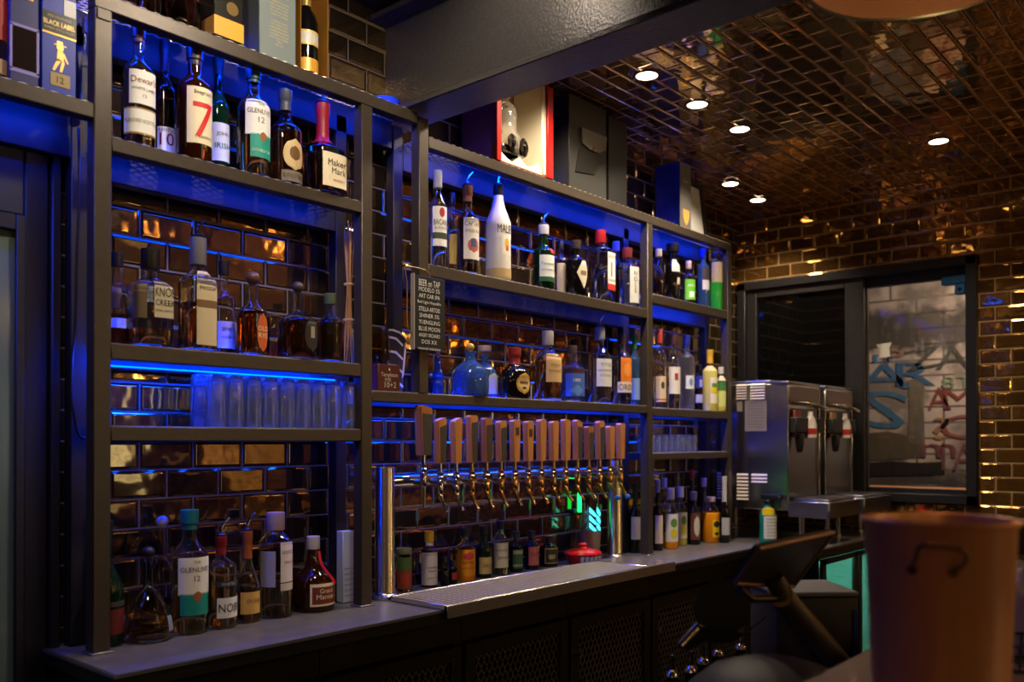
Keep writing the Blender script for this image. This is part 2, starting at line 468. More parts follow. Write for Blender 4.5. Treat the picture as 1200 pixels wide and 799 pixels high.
def patch(shp, a0, a1, z0, z1, off, shape='rect', nu=18, nv=8):
    """sheet that follows the bottle wall; angles in degrees from -Y towards +X"""
    mb = MB(); vs = []; fs = []
    for j in range(nv + 1):
        tv = j / nv
        k = 1.0
        if shape == 'oval': k = math.sqrt(max(0, 1 - (2 * tv - 1) ** 2)) * .98 + .02
        elif shape == 'diamond': k = 1 - abs(2 * tv - 1) * .97
        elif shape == 'arch': k = 1.0 if tv < .6 else math.sqrt(max(0, 1 - ((tv - .6) / .4) ** 2)) * .98 + .02
        mid = (a0 + a1) / 2; hw = (a1 - a0) / 2 * k
        for i in range(nu + 1):
            th = R(mid - hw + 2 * hw * i / nu - 90)
            vs.append(shp.pt(th, z0 + (z1 - z0) * tv, off))
    for j in range(nv):
        for i in range(nu):
            a = j * (nu + 1) + i; fs.append((a, a + 1, a + nu + 2, a + nu + 1))
    mb.add(vs, fs); return mb

def bend_text(shp, s, a, zc, h, wmax, off):
    vs, fs, w, hh = text_geo(s); mb = MB()
    if not vs: return None
    k = h / max(hh, 1e-6); kx = min(k, wmax / max(w, 1e-6))
    if w * kx > .006:
        bm = bmesh.new(); bv = [bm.verts.new((x, y, 0)) for x, y in vs]
        for f in fs:
            try: bm.faces.new([bv[i] for i in f])
            except ValueError: pass
        step = .005 / kx; nx = int(w / 2 / step)
        for i in range(-nx, nx + 1):
            bmesh.ops.bisect_plane(bm, geom=bm.verts[:] + bm.edges[:] + bm.faces[:], plane_co=(i * step, 0, 0), plane_no=(1, 0, 0))
        bm.verts.index_update(); vs = [(v.co.x, v.co.y) for v in bm.verts]; fs = [tuple(v.index for v in f.verts) for f in bm.faces]; bm.free()
    R_ = shp.rad(zc) * shp.r
    out = []
    for x, y in vs:
        X = x * kx
        d = math.atan2(X, R_) if shp.sq > 3 else X / R_
        th = R(a - 90) + d
        out.append(shp.pt(th, zc + y * k / shp.H, off))
    mb.add(out, fs); return mb

def add_label(t, shp, r, H, lb):
    z0, z1 = lb['z']; a = lb.get('a', 0); sp = lb.get('s', 120); shape = lb.get('shape', 'rect')
    o = patch(shp, a - sp / 2, a + sp / 2, z0, z1, .0006, shape).build('label', cm(lb['c'], lb.get('r', .55)), t, 60)
    if 'd' in lb: o['label'] = lb['d']
    for bd in lb.get('bands', ()):
        f = bd[3] if len(bd) > 3 else 1.0
        patch(shp, a - sp / 2 * f, a + sp / 2 * f, z0 + (z1 - z0) * bd[0], z0 + (z1 - z0) * bd[1], .0010, bd[4] if len(bd) > 4 else 'rect', 14, 6).build('label_band', cm(bd[2], .5), o, 60)
    rr = shp.rad((z0 + z1) / 2) * shp.r
    wid = 2 * rr * math.tan(min(R(sp / 2), 1.2)) if shp.sq > 3 else rr * R(sp)
    for s, zf, hf, c in lb.get('t', ()):
        mb = bend_text(shp, s, a, z0 + (z1 - z0) * zf, hf * (z1 - z0) * H, wid * .86, .0016)
        if mb: mb.build('lettering', cm(c, .5), o, 0)
# ------------------------------------------------------------------ setting
WY, XS, WR, XE = 2.29, 4.09, 2.575, 5.10
CZ, CZL = ZC + 1.384, ZC + 1.44
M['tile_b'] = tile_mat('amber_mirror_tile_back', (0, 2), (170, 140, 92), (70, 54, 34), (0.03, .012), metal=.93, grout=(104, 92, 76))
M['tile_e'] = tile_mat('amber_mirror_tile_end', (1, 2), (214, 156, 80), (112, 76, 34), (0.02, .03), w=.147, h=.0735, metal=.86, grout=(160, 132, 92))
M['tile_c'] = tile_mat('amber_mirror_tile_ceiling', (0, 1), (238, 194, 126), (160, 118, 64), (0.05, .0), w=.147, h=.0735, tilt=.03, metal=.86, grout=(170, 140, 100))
def struct(mb, name, m, smooth=40):
    return tag(mb.build(name, m, None, smooth), kind='structure')
struct(MB().box((-4.1, -5.1, -.1), (XE + 2.0, 2.9, 0)), 'floor', M['floor'])
struct(MB().box((2.0, -5.1, CZ), (XE + .12, WR + .12, CZ + .2)), 'ceiling', M['tile_c'])
tag(MB().box((-4.1, -5.1, CZL), (1.99, WY + .1, CZL + .1)).build('ceiling', M['blackceil']), kind='structure')
struct(MB().box((-4.1, WY, 0), (XS, WY + .1, CZL + .05)), 'wall_back', M['tile_b'])
tag(MB().box((XS - .1, WR, 0), (XE + .1, WR + .1, CZ + .05)).box((XS - .1, WY + .1, 0), (XS, WR, CZ + .05)).build('wall_recess', M['tile_b']), kind='structure')
WY0, WY1, WZ0, WZ1 = 1.207, 2.562, ZC - .334, ZC + .977
we = MB()
we.box((XE, -5.1, 0), (XE + .1, WY0, CZ + .05)); we.box((XE, WY0, WZ1), (XE + .1, WR, CZ + .05)); we.box((XE, WY0, 0), (XE + .1, WR, WZ0)); we.box((XE, WY1, WZ0), (XE + .1, WR, WZ1))
struct(we, 'wall_right', M['tile_e'])
struct(MB().box((-4.2, -5.1, 0), (-4.1, WY, CZL + .05)), 'wall_left', M['room'])
# rear wall of the room with a tall window that lets the evening daylight in
wr = MB()
wr.box((-4.1, -5.2, 0), (3.4, -5.1, CZL + .05)); wr.box((4.7, -5.2, 0), (XE + .1, -5.1, CZL + .05)); wr.box((3.4, -5.2, 0), (4.7, -5.1, 1.0)); wr.box((3.4, -5.2, 2.1), (4.7, -5.1, CZL + .05))
struct(wr, 'wall_rear', M['room'])
w2 = tag(bpy.data.objects.new('window_2', None), kind='structure'); COL.objects.link(w2)
MB().box((3.4, -5.19, 1.0), (4.7, -5.17, 2.1)).build('pane', M['day'], w2)
fr = MB()
for x in (3.4, 4.03, 4.66): fr.box((x, -5.16, 1.0), (x + .04, -5.1, 2.1))
for k in range(9): fr.box((3.4, -5.15, 1.0 + .133 * k), (4.7, -5.12, 1.03 + .133 * k))
fr.build('blind', M['white'], w2)

# steel I-beam carried over the shelving
bm_ = MB()
bm_.box((1.907, -5.0, ZC + 1.063), (2.06, WY, ZC + 1.083), .003); bm_.box((1.977, -5.0, ZC + 1.083), (1.991, WY, CZ + .03)); bm_.box((1.907, -5.0, CZ + .012), (1.985, WY, CZ + .034), .003)
struct(bm_, 'trim_1', M['beam'])

# window in the right wall: frame, two sashes, mullion, panes
w1 = tag(bpy.data.objects.new('window_1', None), kind='structure'); COL.objects.link(w1)
f = MB(); x0, x1 = XE - .035, XE + .07
f.box((x0, WY0, WZ0), (x1, WY0 + .055, WZ1), .004); f.box((x0, WY1 - .055, WZ0), (x1, WY1, WZ1), .004)
f.box((x0, WY0, WZ1 - .05), (x1, WY1, WZ1), .004); f.box((x0, WY0, WZ0), (x1, WY1, WZ0 + .05), .004)
f.build('window_frame', M['black_steel'], w1)
s1 = MB(); x0, x1 = XE - .015, XE + .03
s1.box((x0, 1.795, WZ0 + .05), (x1, 1.90, WZ1 - .05), .004); s1.box((x0, WY1 - .12, WZ0 + .05), (x1, WY1 - .055, WZ1 - .05), .004)
s1.box((x0, 1.90, WZ1 - .10), (x1, WY1 - .12, WZ1 - .05), .004); s1.box((x0, 1.90, WZ0 + .05), (x1, WY1 - .12, WZ0 + .09), .004)
s1.build('sash', M['steel_dk'], w1)
MB().box((XE + .005, 1.89, WZ0 + .08), (XE + .011, WY1 - .11, WZ1 - .09)).build('dark_pane', mat('dark_glass', (8, 8, 9), .04), w1)
s2 = MB(); x0, x1 = XE + .03, XE + .065
s2.box((x0, 1.79, WZ0 + .05), (x1, 1.84, WZ1 - .05)); s2.box((x0, WY0 + .055, WZ1 - .105), (x1, 1.80, WZ1 - .05)); s2.box((x0, WY0 + .055, WZ0 + .05), (x1, 1.80, WZ0 + .075)); s2.box((x0, WY0 + .05, WZ0 + .05), (x1, WY0 + .06, WZ1 - .05))
s2.build('sash', M['black_steel'], w1)
MB().box((XE + .045, WY0 + .055, WZ0 + .07), (XE + .050, 1.80, WZ1 - .10)).build('clear_pane', mat('window_glass', (246, 250, 250), 0, 0, 1, 1.45), w1)

# painted brick wall across the alley, with its graffiti
def brickwall():
    m, nt, b = newmat('whitewashed_brick'); N, L = nt.nodes, nt.links
    tc = N.new('ShaderNodeTexCoord'); sp = N.new('ShaderNodeSeparateXYZ'); cb = N.new('ShaderNodeCombineXYZ')
    L.new(tc.outputs['Object'], sp.inputs[0]); L.new(sp.outputs[1], cb.inputs[0]); L.new(sp.outputs[2], cb.inputs[1])
    br = N.new('ShaderNodeTexBrick'); br.inputs['Scale'].default_value = 1; br.inputs['Brick Width'].default_value = .34; br.inputs['Row Height'].default_value = .105
    br.inputs['Mortar Size'].default_value = .007
    br.inputs['Color1'].default_value = lin((196, 176, 166)); br.inputs['Color2'].default_value = lin((176, 158, 152)); br.inputs['Mortar'].default_value = lin((92, 80, 74))
    L.new(cb.outputs[0], br.inputs['Vector'])
    n = N.new('ShaderNodeTexNoise'); n.inputs['Scale'].default_value = 3.2; n.inputs['Detail'].default_value = 6; L.new(cb.outputs[0], n.inputs['Vector'])
    cr = N.new('ShaderNodeValToRGB'); cr.color_ramp.elements[0].position = .44; cr.color_ramp.elements[1].position = .56; L.new(n.outputs['Fac'], cr.inputs[0])
    mx = N.new('ShaderNodeMix'); mx.data_type = 'RGBA'; L.new(cr.outputs[0], mx.inputs['Factor'])
    L.new(br.outputs['Color'], mx.inputs['B']); mx.inputs['A'].default_value = lin((126, 112, 106))
    n3 = N.new('ShaderNodeTexNoise'); n3.inputs['Scale'].default_value = 7; n3.inputs['Detail'].default_value = 6; L.new(cb.outputs[0], n3.inputs['Vector'])
    zz = N.new('ShaderNodeMath'); zz.operation = 'MULTIPLY_ADD'; zz.inputs[1].default_value = .42; L.new(n3.outputs['Fac'], zz.inputs[0]); L.new(sp.outputs[2], zz.inputs[2])
    r2 = N.new('ShaderNodeValToRGB'); e = r2.color_ramp.elements
    mp_ = N.new('ShaderNodeMapRange'); mp_.inputs['From Min'].default_value = 1.2; mp_.inputs['From Max'].default_value = 3.2; L.new(zz.outputs[0], mp_.inputs['Value'])
    L.new(mp_.outputs[0], r2.inputs[0])
    e[0].position = 0; e[0].color = (.15, .15, .15, 1); e[1].position = 1; e[1].color = (.8, .8, .8, 1)
    for ps, c_ in ((.10, .2), (.16, .95), (.52, 1), (.545, .12), (.66, .1), (.70, .62)):
        q_ = e.new(ps); q_.color = (c_, c_, c_, 1)
    m3 = N.new('ShaderNodeMix'); m3.data_type = 'RGBA'; L.new(r2.outputs[0], m3.inputs['Factor']); m3.inputs['A'].default_value = lin((50, 45, 41)); L.new(mx.outputs['Result'], m3.inputs['B'])
    L.new(m3.outputs['Result'], b.inputs['Base Color']); b.inputs['Roughness'].default_value = .7
    bp = N.new('ShaderNodeBump'); bp.inputs['Strength'].default_value = .6; bp.inputs['Distance'].default_value = .01; L.new(n.outputs['Fac'], bp.inputs['Height']); L.new(bp.outputs['Normal'], b.inputs['Normal'])
    return m
XO = 6.3
wo = struct(MB().box((XO, -.6, 0), (XO + .1, 3.6, 4.0)), 'wall_outside', brickwall())
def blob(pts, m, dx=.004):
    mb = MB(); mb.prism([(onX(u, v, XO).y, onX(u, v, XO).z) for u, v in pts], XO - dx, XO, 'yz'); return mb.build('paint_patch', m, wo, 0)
dk = mat('old_black_paint', (52, 46, 42), .6, noise=.6, nscale=9)
blob([(1064, 446), (1072, 444), (1084, 447), (1083, 480), (1084, 519), (1075, 521), (1064, 518), (1066, 480)], mat('grey_paint', (104, 94, 82), .6, noise=.4, nscale=8))  # pillar-like window reflection, put into the wall colour
blob([(1016, 543), (1040, 540), (1070, 542), (1106, 541), (1107, 556), (1070, 557), (1016, 558)], cm((34, 30, 28), .6))  # dark row of reflected bottles, painted onto the wall
blob([(1016, 508), (1040, 505), (1062, 510), (1083, 514), (1082, 536), (1050, 538), (1016, 540)], mat('shadow_grey_paint', (88, 76, 62), .7, noise=.5, nscale=12), .003)  # darker grey-brown patch low on the left part
def graf(s, u, v, hpx, col, wpx, rot=0.0):
    p = onX(u, v, XO); k = depth(p) / F
    mb = MB(); q = Matrix.Rotation(R(rot), 3, 'X')
    _v, _f, w_, h_ = text_geo(s)
    ex = q @ Vector((0, -1, 0)) * ((wpx * k * 1.45 / w_) / (hpx * k / h_))
    flat_text(mb, s, (XO - .004, p.y, p.z), ex, q @ Vector((0, 0, 1)), hpx * k)
    o = mb.build('graffiti', mat('spray_paint_' + s.lower(), col, .6, noise=.4, nscale=12), wo, 0)
    sm = o.modifiers.new('body', 'SOLIDIFY'); sm.thickness = .003; sm.offset = 0
    return o
graf('Z', 1083, 420, 24, (74, 70, 66), 30, -8); graf('A', 1117, 419, 26, (66, 62, 56), 26)
graf('A', 1036, 441, 30, (62, 96, 132), 42); graf('R', 1073, 438, 28, (56, 90, 124), 30); graf('P', 1048, 418, 16, (136, 96, 94), 14); graf('in', 1028, 418, 14, (70, 120, 156), 22)
graf('A', 1101, 467, 26, (124, 62, 56), 18); graf('M', 1123, 467, 24, (124, 62, 56), 22); graf('8T', 1122, 448, 14, (118, 134, 108), 24); graf('C', 1122, 500, 28, (136, 74, 58), 26); graf('1A', 1124, 535, 32, (112, 66, 72), 26)
graf('S', 1036, 480, 44, (64, 104, 136), 36, 10); graf('?', 1104, 502, 26, (150, 110, 70), 14); graf('m', 1100, 528, 16, (110, 64, 70), 26)
# outside window ledge
struct(MB().box((XE + .1, 1.0, ZC - .30), (XE + .34, 2.7, ZC - .262), .004), 'trim_2', mat('ledge_wood', (186, 128, 84), .5, noise=.2, nscale=10))

# black door at the left with a narrow glazed light
d1 = tag(bpy.data.objects.new('door_1', None), kind='structure'); COL.objects.link(d1)
dz = ZC + .735
f = MB(); f.box((.884, 2.245, 0), (.907, WY, dz + .045), .004); f.box((-.2, 2.245, dz), (.884, WY, dz + .045), .004); f.box((-.24, 2.245, 0), (-.2, WY, dz + .045), .004)
f.build('door_frame', M['black_steel'], d1)
f = MB(); f.box((.826, 2.255, .02), (.881, 2.283, dz - .004), .004); f.box((-.19, 2.255, .02), (-.05, 2.283, dz - .004), .004); f.box((-.05, 2.255, dz - .20), (.826, 2.283, dz - .004), .004); f.box((-.05, 2.255, .02), (.826, 2.283, .3), .004)
f.build('door_leaf', mat('black_door_paint', (18, 19, 25), .42, noise=.2, nscale=6), d1)
f = MB(); f.box((.806, 2.249, .3), (.828, 2.262, dz - .2), .003); f.box((-.05, 2.249, dz - .238), (.806, 2.262, dz - .2), .003)
f.build('glazing_bead', M['black_steel'], d1)
MB().box((-.05, 2.268, .3), (.826, 2.274, dz - .2)).build('glass_light', mat('grey_green_door_glass', (92, 108, 104), .12), d1)

# ------------------------------------------------------------------ shelving
def zr(r): return ZC + r
FY0, FY1, RY0, RY1 = 2.10, 2.14, 2.225, 2.263
def post(t, x0, z0, z1, rear=True, foot=False):
    mb = MB().box((x0, FY0, z0), (x0 + .042, FY1, z1), .0025)
    o = mb.build('post', M['steel'], t)
    if foot: MB().box((x0 - .006, FY0 - .008, z0), (x0 + .048, FY1 + .006, z0 + .005), .001).build('foot_plate', M['edge'], o)
    if rear: MB().box((x0, RY0, z0), (x0 + .042, RY1, z1), .0025).build('post', M['steel_dk'], t)
def shelf(t, x0, x1, zt, zb, mesh=True, led=1.0, shw=.0):
    MB().box((x0, FY0 + .001, zb), (x1, FY1 - .001, zt), .0025).build('front_rail', M['steel'], t)
    MB().box((x0, RY0, zb - max(0, .05 * (zb - ZC)) - .003), (x1, RY1, zt - .001), .0025).build('rear_rail', M['steel_dk'], t)
    mb = MB(); lattice(mb, (x0, FY0 + .003, zt + .0001), (1, 0, 0), (0, 1, 0), x1 - x0, RY1 - FY0 - .006, .034, .0157, .0032, .0013)
    mb.build('mesh_shelf', M['mesh'], t, 0)
    if led > 0:
        ls = MB().box((x0 + .03, FY1 + .0005, zb + .012), (x1 - .03, FY1 + .010, zb + .018)).build('led_strip', led_mat(led), t, 0)
_lm = {}
def led_mat(k):
    if k not in _lm: _lm[k] = emis('blue_led_%d' % int(k * 100), (0, 52, 255), LED * k)
    return _lm[k]
LED = 90.0
CT = ZC - .5
lu = root('steel_shelving_unit', 'left steel tube shelving unit with wide bays and upside-down glasses', 'shelving unit', (0, 0, 0))
post(lu, .921, CT, zr(1.022), foot=True); post(lu, 1.72, CT, zr(1.022), foot=True)
shelf(lu, .921, 1.95, zr(1.06), zr(1.022), led=1.0)
shelf(lu, .963, 1.72, zr(.725), zr(.690), led=.8)
shelf(lu, .963, 1.72, zr(.233), zr(.195), led=4.0)
shelf(lu, .963, 1.72, zr(.036), zr(.0), led=0)
for k in range(7):
    MB().box((1.02 + .105 * k, FY1 + .0005, zr(.012)), (1.034 + .105 * k, FY1 + .008, zr(.018))).build('led', led_mat(2.5), lu, 0)
MB().box((.926, 2.096, zr(.995)), (.958, 2.1005, zr(1.02)), .001).build('bolt_plate', M['steel'], lu)
ru = root('steel_shelving_unit', 'right steel tube shelving unit holding bottles above the beer taps', 'shelving unit', (0, 0, 0))
post(ru, 1.956, zr(.155), zr(1.05)); post(ru, 3.315, CT, zr(.957), foot=True); post(ru, 4.086 - .03, CT, zr(.957), foot=True)
XP5 = 4.056
shelf(ru, 1.998, XP5 + .042, zr(.995), zr(.957), led=1.0)
shelf(ru, 1.998, 3.315, zr(.578), zr(.538), led=.12)
shelf(ru, 1.762, 3.315, zr(.155), zr(.122), led=1.6)
MB().box((2.03, 2.268, zr(.158)), (3.29, 2.278, zr(.165))).build('led_strip', led_mat(.14), ru, 0)
MB().box((.98, 2.216, zr(.188)), (1.71, 2.2245, zr(.191))).build('led_strip', led_mat(.2), lu, 0)
shelf(ru, 3.357, XP5, zr(.652), zr(.611), led=1.2)
shelf(ru, 3.357, XP5, zr(.148), zr(.112), led=.7)
shelf(ru, 3.357, XP5, zr(-.052), zr(-.082), led=.15)
ol = root('over_door_shelf', 'steel shelf over the black door, carrying boxed whisky', 'shelf', (0, 0, 0))
MB().box((-.4, FY0 + .001, zr(.757)), (.921, FY1 - .001, zr(.793)), .0025).build('front_rail', M['steel'], ol)
MB().box((-.4, RY0, zr(.69)), (.921, RY1, zr(.792)), .0025).build('rear_rail', M['steel_dk'], ol)
mb = MB(); lattice(mb, (-.4, FY0 + .004, zr(.7925)), (1, 0, 0), (0, 1, 0), 1.32, RY1 - FY0 - .006, .034, .0157, .0032, .0022); mb.build('mesh_shelf', M['mesh'], ol, 0)
MB().box((-.3, FY1 + .0005, zr(.769)), (.9, FY1 + .010, zr(.775))).build('led_strip', led_mat(1.3), ol, 0)
# upper shelf above it, out at the top edge, lights the boxes
MB().box((-.4, FY0, zr(1.13)), (.921, FY1, zr(1.166)), .0025).build('front_rail', M['steel'], ol)
MB().box((-.3, FY1 + .002, zr(1.132)), (.9, FY1 + .012, zr(1.135))).build('led_strip', led_mat(2.2), ol, 0)
# cable that hangs down behind the left post
cb = MB(); pts = [onY(u, v, 2.20) for u, v in ((92, 150), (93, 220), (90, 300), (88, 380), (84, 430), (85, 475), (92, 508), (101, 514))]
def smooth_path(p, n=6):
    out = []
    for i in range(len(p) - 1):
        a = p[max(i - 1, 0)]; b = p[i]; c = p[i + 1]; d = p[min(i + 2, len(p) - 1)]
        for k in range(n):
            t = k / n
            out.append(.5 * ((2 * b) + (c - a) * t + (2 * a - 5 * b + 4 * c - d) * t * t + (3 * b - a - 3 * c + d) * t ** 3))
    out.append(p[-1]); return out
cb.tube(smooth_path(pts), .0035, 8)
tag(cb.build('power_cable', M['blk']), 'thin black cable looping down behind the left shelf post', 'cable')

# ------------------------------------------------------------------ back counter
wt = root('worktop', 'long dark grey back-bar worktop under the shelving', 'worktop', (0, 0, 0))
MB().prism([(.877, 1.885), (3.98, 1.885), (3.98, 1.625), (5.06, 1.625), (5.06, 2.565), (4.1, 2.565), (4.1, 2.283), (.877, 2.283)], CT - .034, CT, 'xy').build('slab', M['stone'], wt)
e = MB(); e.box((.872, 1.880, CT - .036), (3.98, 1.885, CT + .0008)); e.box((.872, 1.885, CT - .036), (.877, 2.283, CT + .0008)); e.box((3.975, 1.62, CT - .036), (3.98, 1.88, CT + .0008)); e.box((3.98, 1.62, CT - .036), (5.06, 1.625, CT + .0008))
e.build('apron', M['cab'], wt)
e = MB(); zl = CT - .006
e.box((.8695, 1.8775, zl), (3.98, 1.8795, CT + .001)); e.box((.8695, 1.8795, zl), (.8718, 2.283, CT + .001)); e.box((3.98, 1.6175, zl), (5.06, 1.6195, CT + .001))
e.build('edge_lip', M['edge'], wt)
def cabinet(x0, x1, label, yf=1.935, yb=2.283, hinge=1):
    t = root('bar_cabinet', label, 'cabinet', (x0, yf, 0), 0, 'mesh-door cabinets under the worktop')
    w = x1 - x0; d = yb - yf; zt = CT - .037
    b = MB(); b.box((0, .012, 0), (.018, d, zt)); b.box((w - .018, .012, 0), (w, d, zt)); b.box((.018, d - .015, 0), (w - .018, d, zt)); b.box((.018, .012, .08), (w - .018, d - .015, .1)); b.box((.018, .012, zt - .02), (w - .018, d - .015, zt))
    b.box((0, .0, zt - .085), (w, .012, zt)); b.box((0, .02, 0), (w, .03, .09))
    b.build('carcass', M['cab'], t)
    df = MB(); z0, z1 = .1, zt - .095; fw = .042
    df.box((.008, -.014, z0), (.008 + fw, .008, z1), .002); df.box((w - .008 - fw, -.014, z0), (w - .008, .008, z1), .002); df.box((.008 + fw, -.014, z1 - fw), (w - .008 - fw, .008, z1), .002); df.box((.008 + fw, -.014, z0), (w - .008 - fw, .008, z0 + fw), .002)
    D = df.build('door', M['cab'], t)
    mm = MB(); lattice(mm, (.008 + fw, .0, z0 + fw), (1, 0, 0), (0, 0, 1), w - .016 - 2 * fw, z1 - z0 - 2 * fw, .026, .05, .0055, .002)
    mm.build('mesh_panel', M['mesh_dk'], D, 0)
    k = MB(); k.lathe([(0, 0), (.006, 0), (.006, .012), (.011, .016), (.011, .022), (0, .024)], 16, (.03, -.014, z1 - .13), axis=(0, -1, 0)); k.build('knob', M['chrome'], D)
    return t
xs = [.892, 1.445, 1.982, 2.522, 3.062, 3.602, 4.09]
nm = ['mesh-door cabinet under the left end of the worktop', 'mesh-door cabinet second from the left end of the worktop', 'mesh-door cabinet under the left half of the drip tray', 'mesh-door cabinet under the right half of the drip tray', 'mesh-door cabinet below the right tap column', 'mesh-door cabinet behind the tilted touch screen']
for i in range(6): cabinet(xs[i], xs[i + 1] - .004, nm[i])
# glass-front cooler under the frozen-drink machines
CLX = 4.092
cl = root('bottle_cooler', 'glass-door cooler glowing teal beneath the frozen drink machines', 'cooler', (CLX, 1.66, 0))
b = MB(); zt = CT - .04
b.box((0, 0, 0), (.96, .02, .12)); b.box((0, .44, 0), (.96, .46, zt)); b.box((0, 0, 0), (.02, .46, zt)); b.box((.94, 0, 0), (.96, .46, zt)); b.box((0, 0, zt - .02), (.96, .46, zt)); b.box((0, 0, .1), (.96, .46, .12))
b.build('cabinet_body', M['black_steel'], cl)
MB().box((.03, .04, zt - .03), (.92, .05, zt - .024)).build('cooler_lamp', emis('teal_tube', (120, 255, 226), 60.0), cl)
MB().box((.021, .42, .121), (.939, .438, zt - .03)).build('liner', mat('pale_liner', (206, 222, 214), .5), cl)
q = MB(); q.box((.93, .03, .121), (.9395, .42, zt - .03)); q.box((.0205, .03, .121), (.03, .42, zt - .03)); q.build('liner', mat('pale_side_liner', (206, 222, 214), .5), cl)
for k in range(2):
    x = .02 + .47 * k
    d = MB(); d.box((x, -.02, .13), (x + .04, 0, zt - .02), .002); d.box((x + .41, -.02, .13), (x + .45, 0, zt - .02), .002); d.box((x, -.02, zt - .045), (x + .45, 0, zt - .02), .002); d.box((x, -.02, .13), (x + .45, 0, .17), .002)
    D = d.build('door', M['black_steel'], cl)
    MB().box((x + .04, -.012, .17), (x + .41, -.008, zt - .045)).build('pane', mat('cooler_glass', (240, 250, 250), 0, 0, 1), D)

# ------------------------------------------------------------------ drip tray
dt = root('drip_tray', 'long slotted steel drip tray under the beer taps', 'drip tray', (0, 0, 0))
tx0, tx1, ty0, ty1 = 1.845, 3.135, 1.862, 2.115
b = MB(); z0 = CT + .001
MB().box((tx0 + .01, ty0 + .012, z0 + .0004), (2.94, ty1 - .008, z0 + .003)).build('sump', M['blk_m'], dt)
b.box((tx0, ty0, z0), (tx1, ty0 + .012, z0 + .016), .002); b.box((tx0, ty1 - .008, z0), (tx1, ty1, z0 + .016), .002); b.box((tx0, ty0, z0), (tx0 + .01, ty1, z0 + .016), .002); b.box((2.94, ty0 + .01, z0), (tx1, ty1 - .008, z0 + .016), .002)
b.box((tx0, ty0 - .004, CT - .022), (tx1, ty0, z0 + .014), .001)
b.build('pan', M['tray'], dt)
g = MB(); n = 50
for k in range(n):
    x = tx0 + .016 + (2.93 - tx0 - .02) * k / (n - 1)
    g.box((x - .0038, ty0 + .014, z0 + .0125), (x + .0038, ty1 - .01, z0 + .0145))
g.build('slotted_grate', mat('grate_steel', (226, 214, 198), .4, .55), dt)

# ------------------------------------------------------------------ beer tap tower
tt = root('beer_tap_tower', 'chrome beer tower with sixteen taps and wooden handles', 'beer tap tower', (0, 0, CT))
PZ = .372; PYc = 2.165
for x, hh in ((1.868, .418), (3.155, .418)):
    c = MB(); c.lathe([(0, .001), (.046, .001), (.046, .010), (.036, .016), (.0315, .022), (.0315, hh - .004), (.030, hh), (0, hh)], 40, (x, PYc, 0))
    c.build('column', M['stainless'] if x < 2 else M['stainless'], tt)
MB().cyl((1.868, PYc, PZ), (3.155, PYc, PZ), .0225, seg=32).build('pipe', M['chrome'], tt)
kinds = 'DDWDDDWWWWSDDDWW'
tops = [(-.02, .012), (.0, .006), (.004, .004), (-.012, .012), (-.006, .004), (0, .002), (.004, -.002), (.0, .002), (.002, .0), (.0, .002), (-.014, .01), (-.01, .002), (.012, -.012), (.0, .002), (.014, -.014), (0, .0)]
FYt = PYc - .062
for k in range(16):
    x = 1.978 + (3.107 - 1.978) * k / 15.0
    dy = random.uniform(-.002, .002); big = 1.35 if k == 0 else 1.0
    top = PZ - .0 ; zb = .427 + (.028 if k == 0 else 0)
    fm = MB()
    fm.cyl((x, PYc - .02, PZ - .004), (x, FYt + .004, PZ - .004), .0105, seg=16)
    fm.lathe([(0, zb - .104), (.007, zb - .104), (.0115, zb - .098), (.0125, zb - .09), (.0125, zb - .058), (.010, zb - .055), (.0128, zb - .05), (.0128, zb - .044), (.009, zb - .04), (.0118, zb - .036), (.0118, zb - .03), (.0075, zb - .027), (.0068, zb - .004), (.009, zb - .003), (.009, zb + .003), (0, zb + .003)], 18, (x, FYt, 0))
    fa = fm.build('faucet', M['chrome'] if k < 3 else M['brass'], tt)
    sp = MB(); zs = zb - .10
    sp.tube([(x, FYt, zs + .01), (x, FYt - .002, zs - .012), (x, FYt - .016, zs - .035), (x, FYt - .034, zs - .056)] if k else [(x, FYt, zs + .01), (x, FYt, zs - .02), (x, FYt - .002, zs - .05), (x, FYt - .003, zs - .07)], [.0095, .0085, .0065, .0055], 12)
    sp.build('spout', M['chrome'] if k < 3 else M['brass'], fa)
    if k in (14, 15):
        pl = MB(); pl.lathe([(0, -.007), (.009, -.007), (.011, -.003), (.011, .006), (.0065, .012), (0, .012)], 14, (x, FYt - .036, zs - .060)); pl.build('spout_plug', cm((24, 92, 190), .4), fa)
    # handle: a tapered board, thicker than a thumb, with its own cut at the top
    H = .150 * (.97 if k == 0 else 1) + random.uniform(-.006, .006); wb, wtop = .0130 * big, .0180 * big
    a, b_ = tops[k]
    poly = [(x - wb, zb), (x + wb, zb), (x + wtop, zb + H + b_ - .006), (x + wtop - .006, zb + H + b_), (x - wtop + .006, zb + H - a), (x - wtop, zb + H - a - .006)]
    yb0, yb1 = FYt - .0125 * big, FYt + .0125 * big
    hm = MB(); hm.prism(poly, yb0, yb1)
    hd = hm.build('tap_handle', M['wood'] if kinds[k] in 'DS' and k % 2 else M['wood2'] if kinds[k] == 'D' else M['wood'], fa)
    if kinds[k] == 'D':
        q = MB(); q.prism([(x - wb + .004, zb + .002), (x + wb - .001, zb + .002), (x + wtop - .001, zb + H + b_ - .022), (x - wtop + .006, zb + H - a - .026)], yb0 - .0025, yb0 + .001)
        q.build('chalk_face', M['slate'], fa)
    else:
        q = MB(); q.prism([(x - wtop * .5, zb + H * .62), (x + wtop * .5, zb + H * .62), (x + wtop * .5, zb + H * .8), (x - wtop * .5, zb + H * .8)], yb0 - .0008, yb0 + .001)
        if k in (6, 7): q.build('burnt_mark', cm((70, 40, 22), .6), fa)
    hd.rotation_euler = (0, 0, 0)
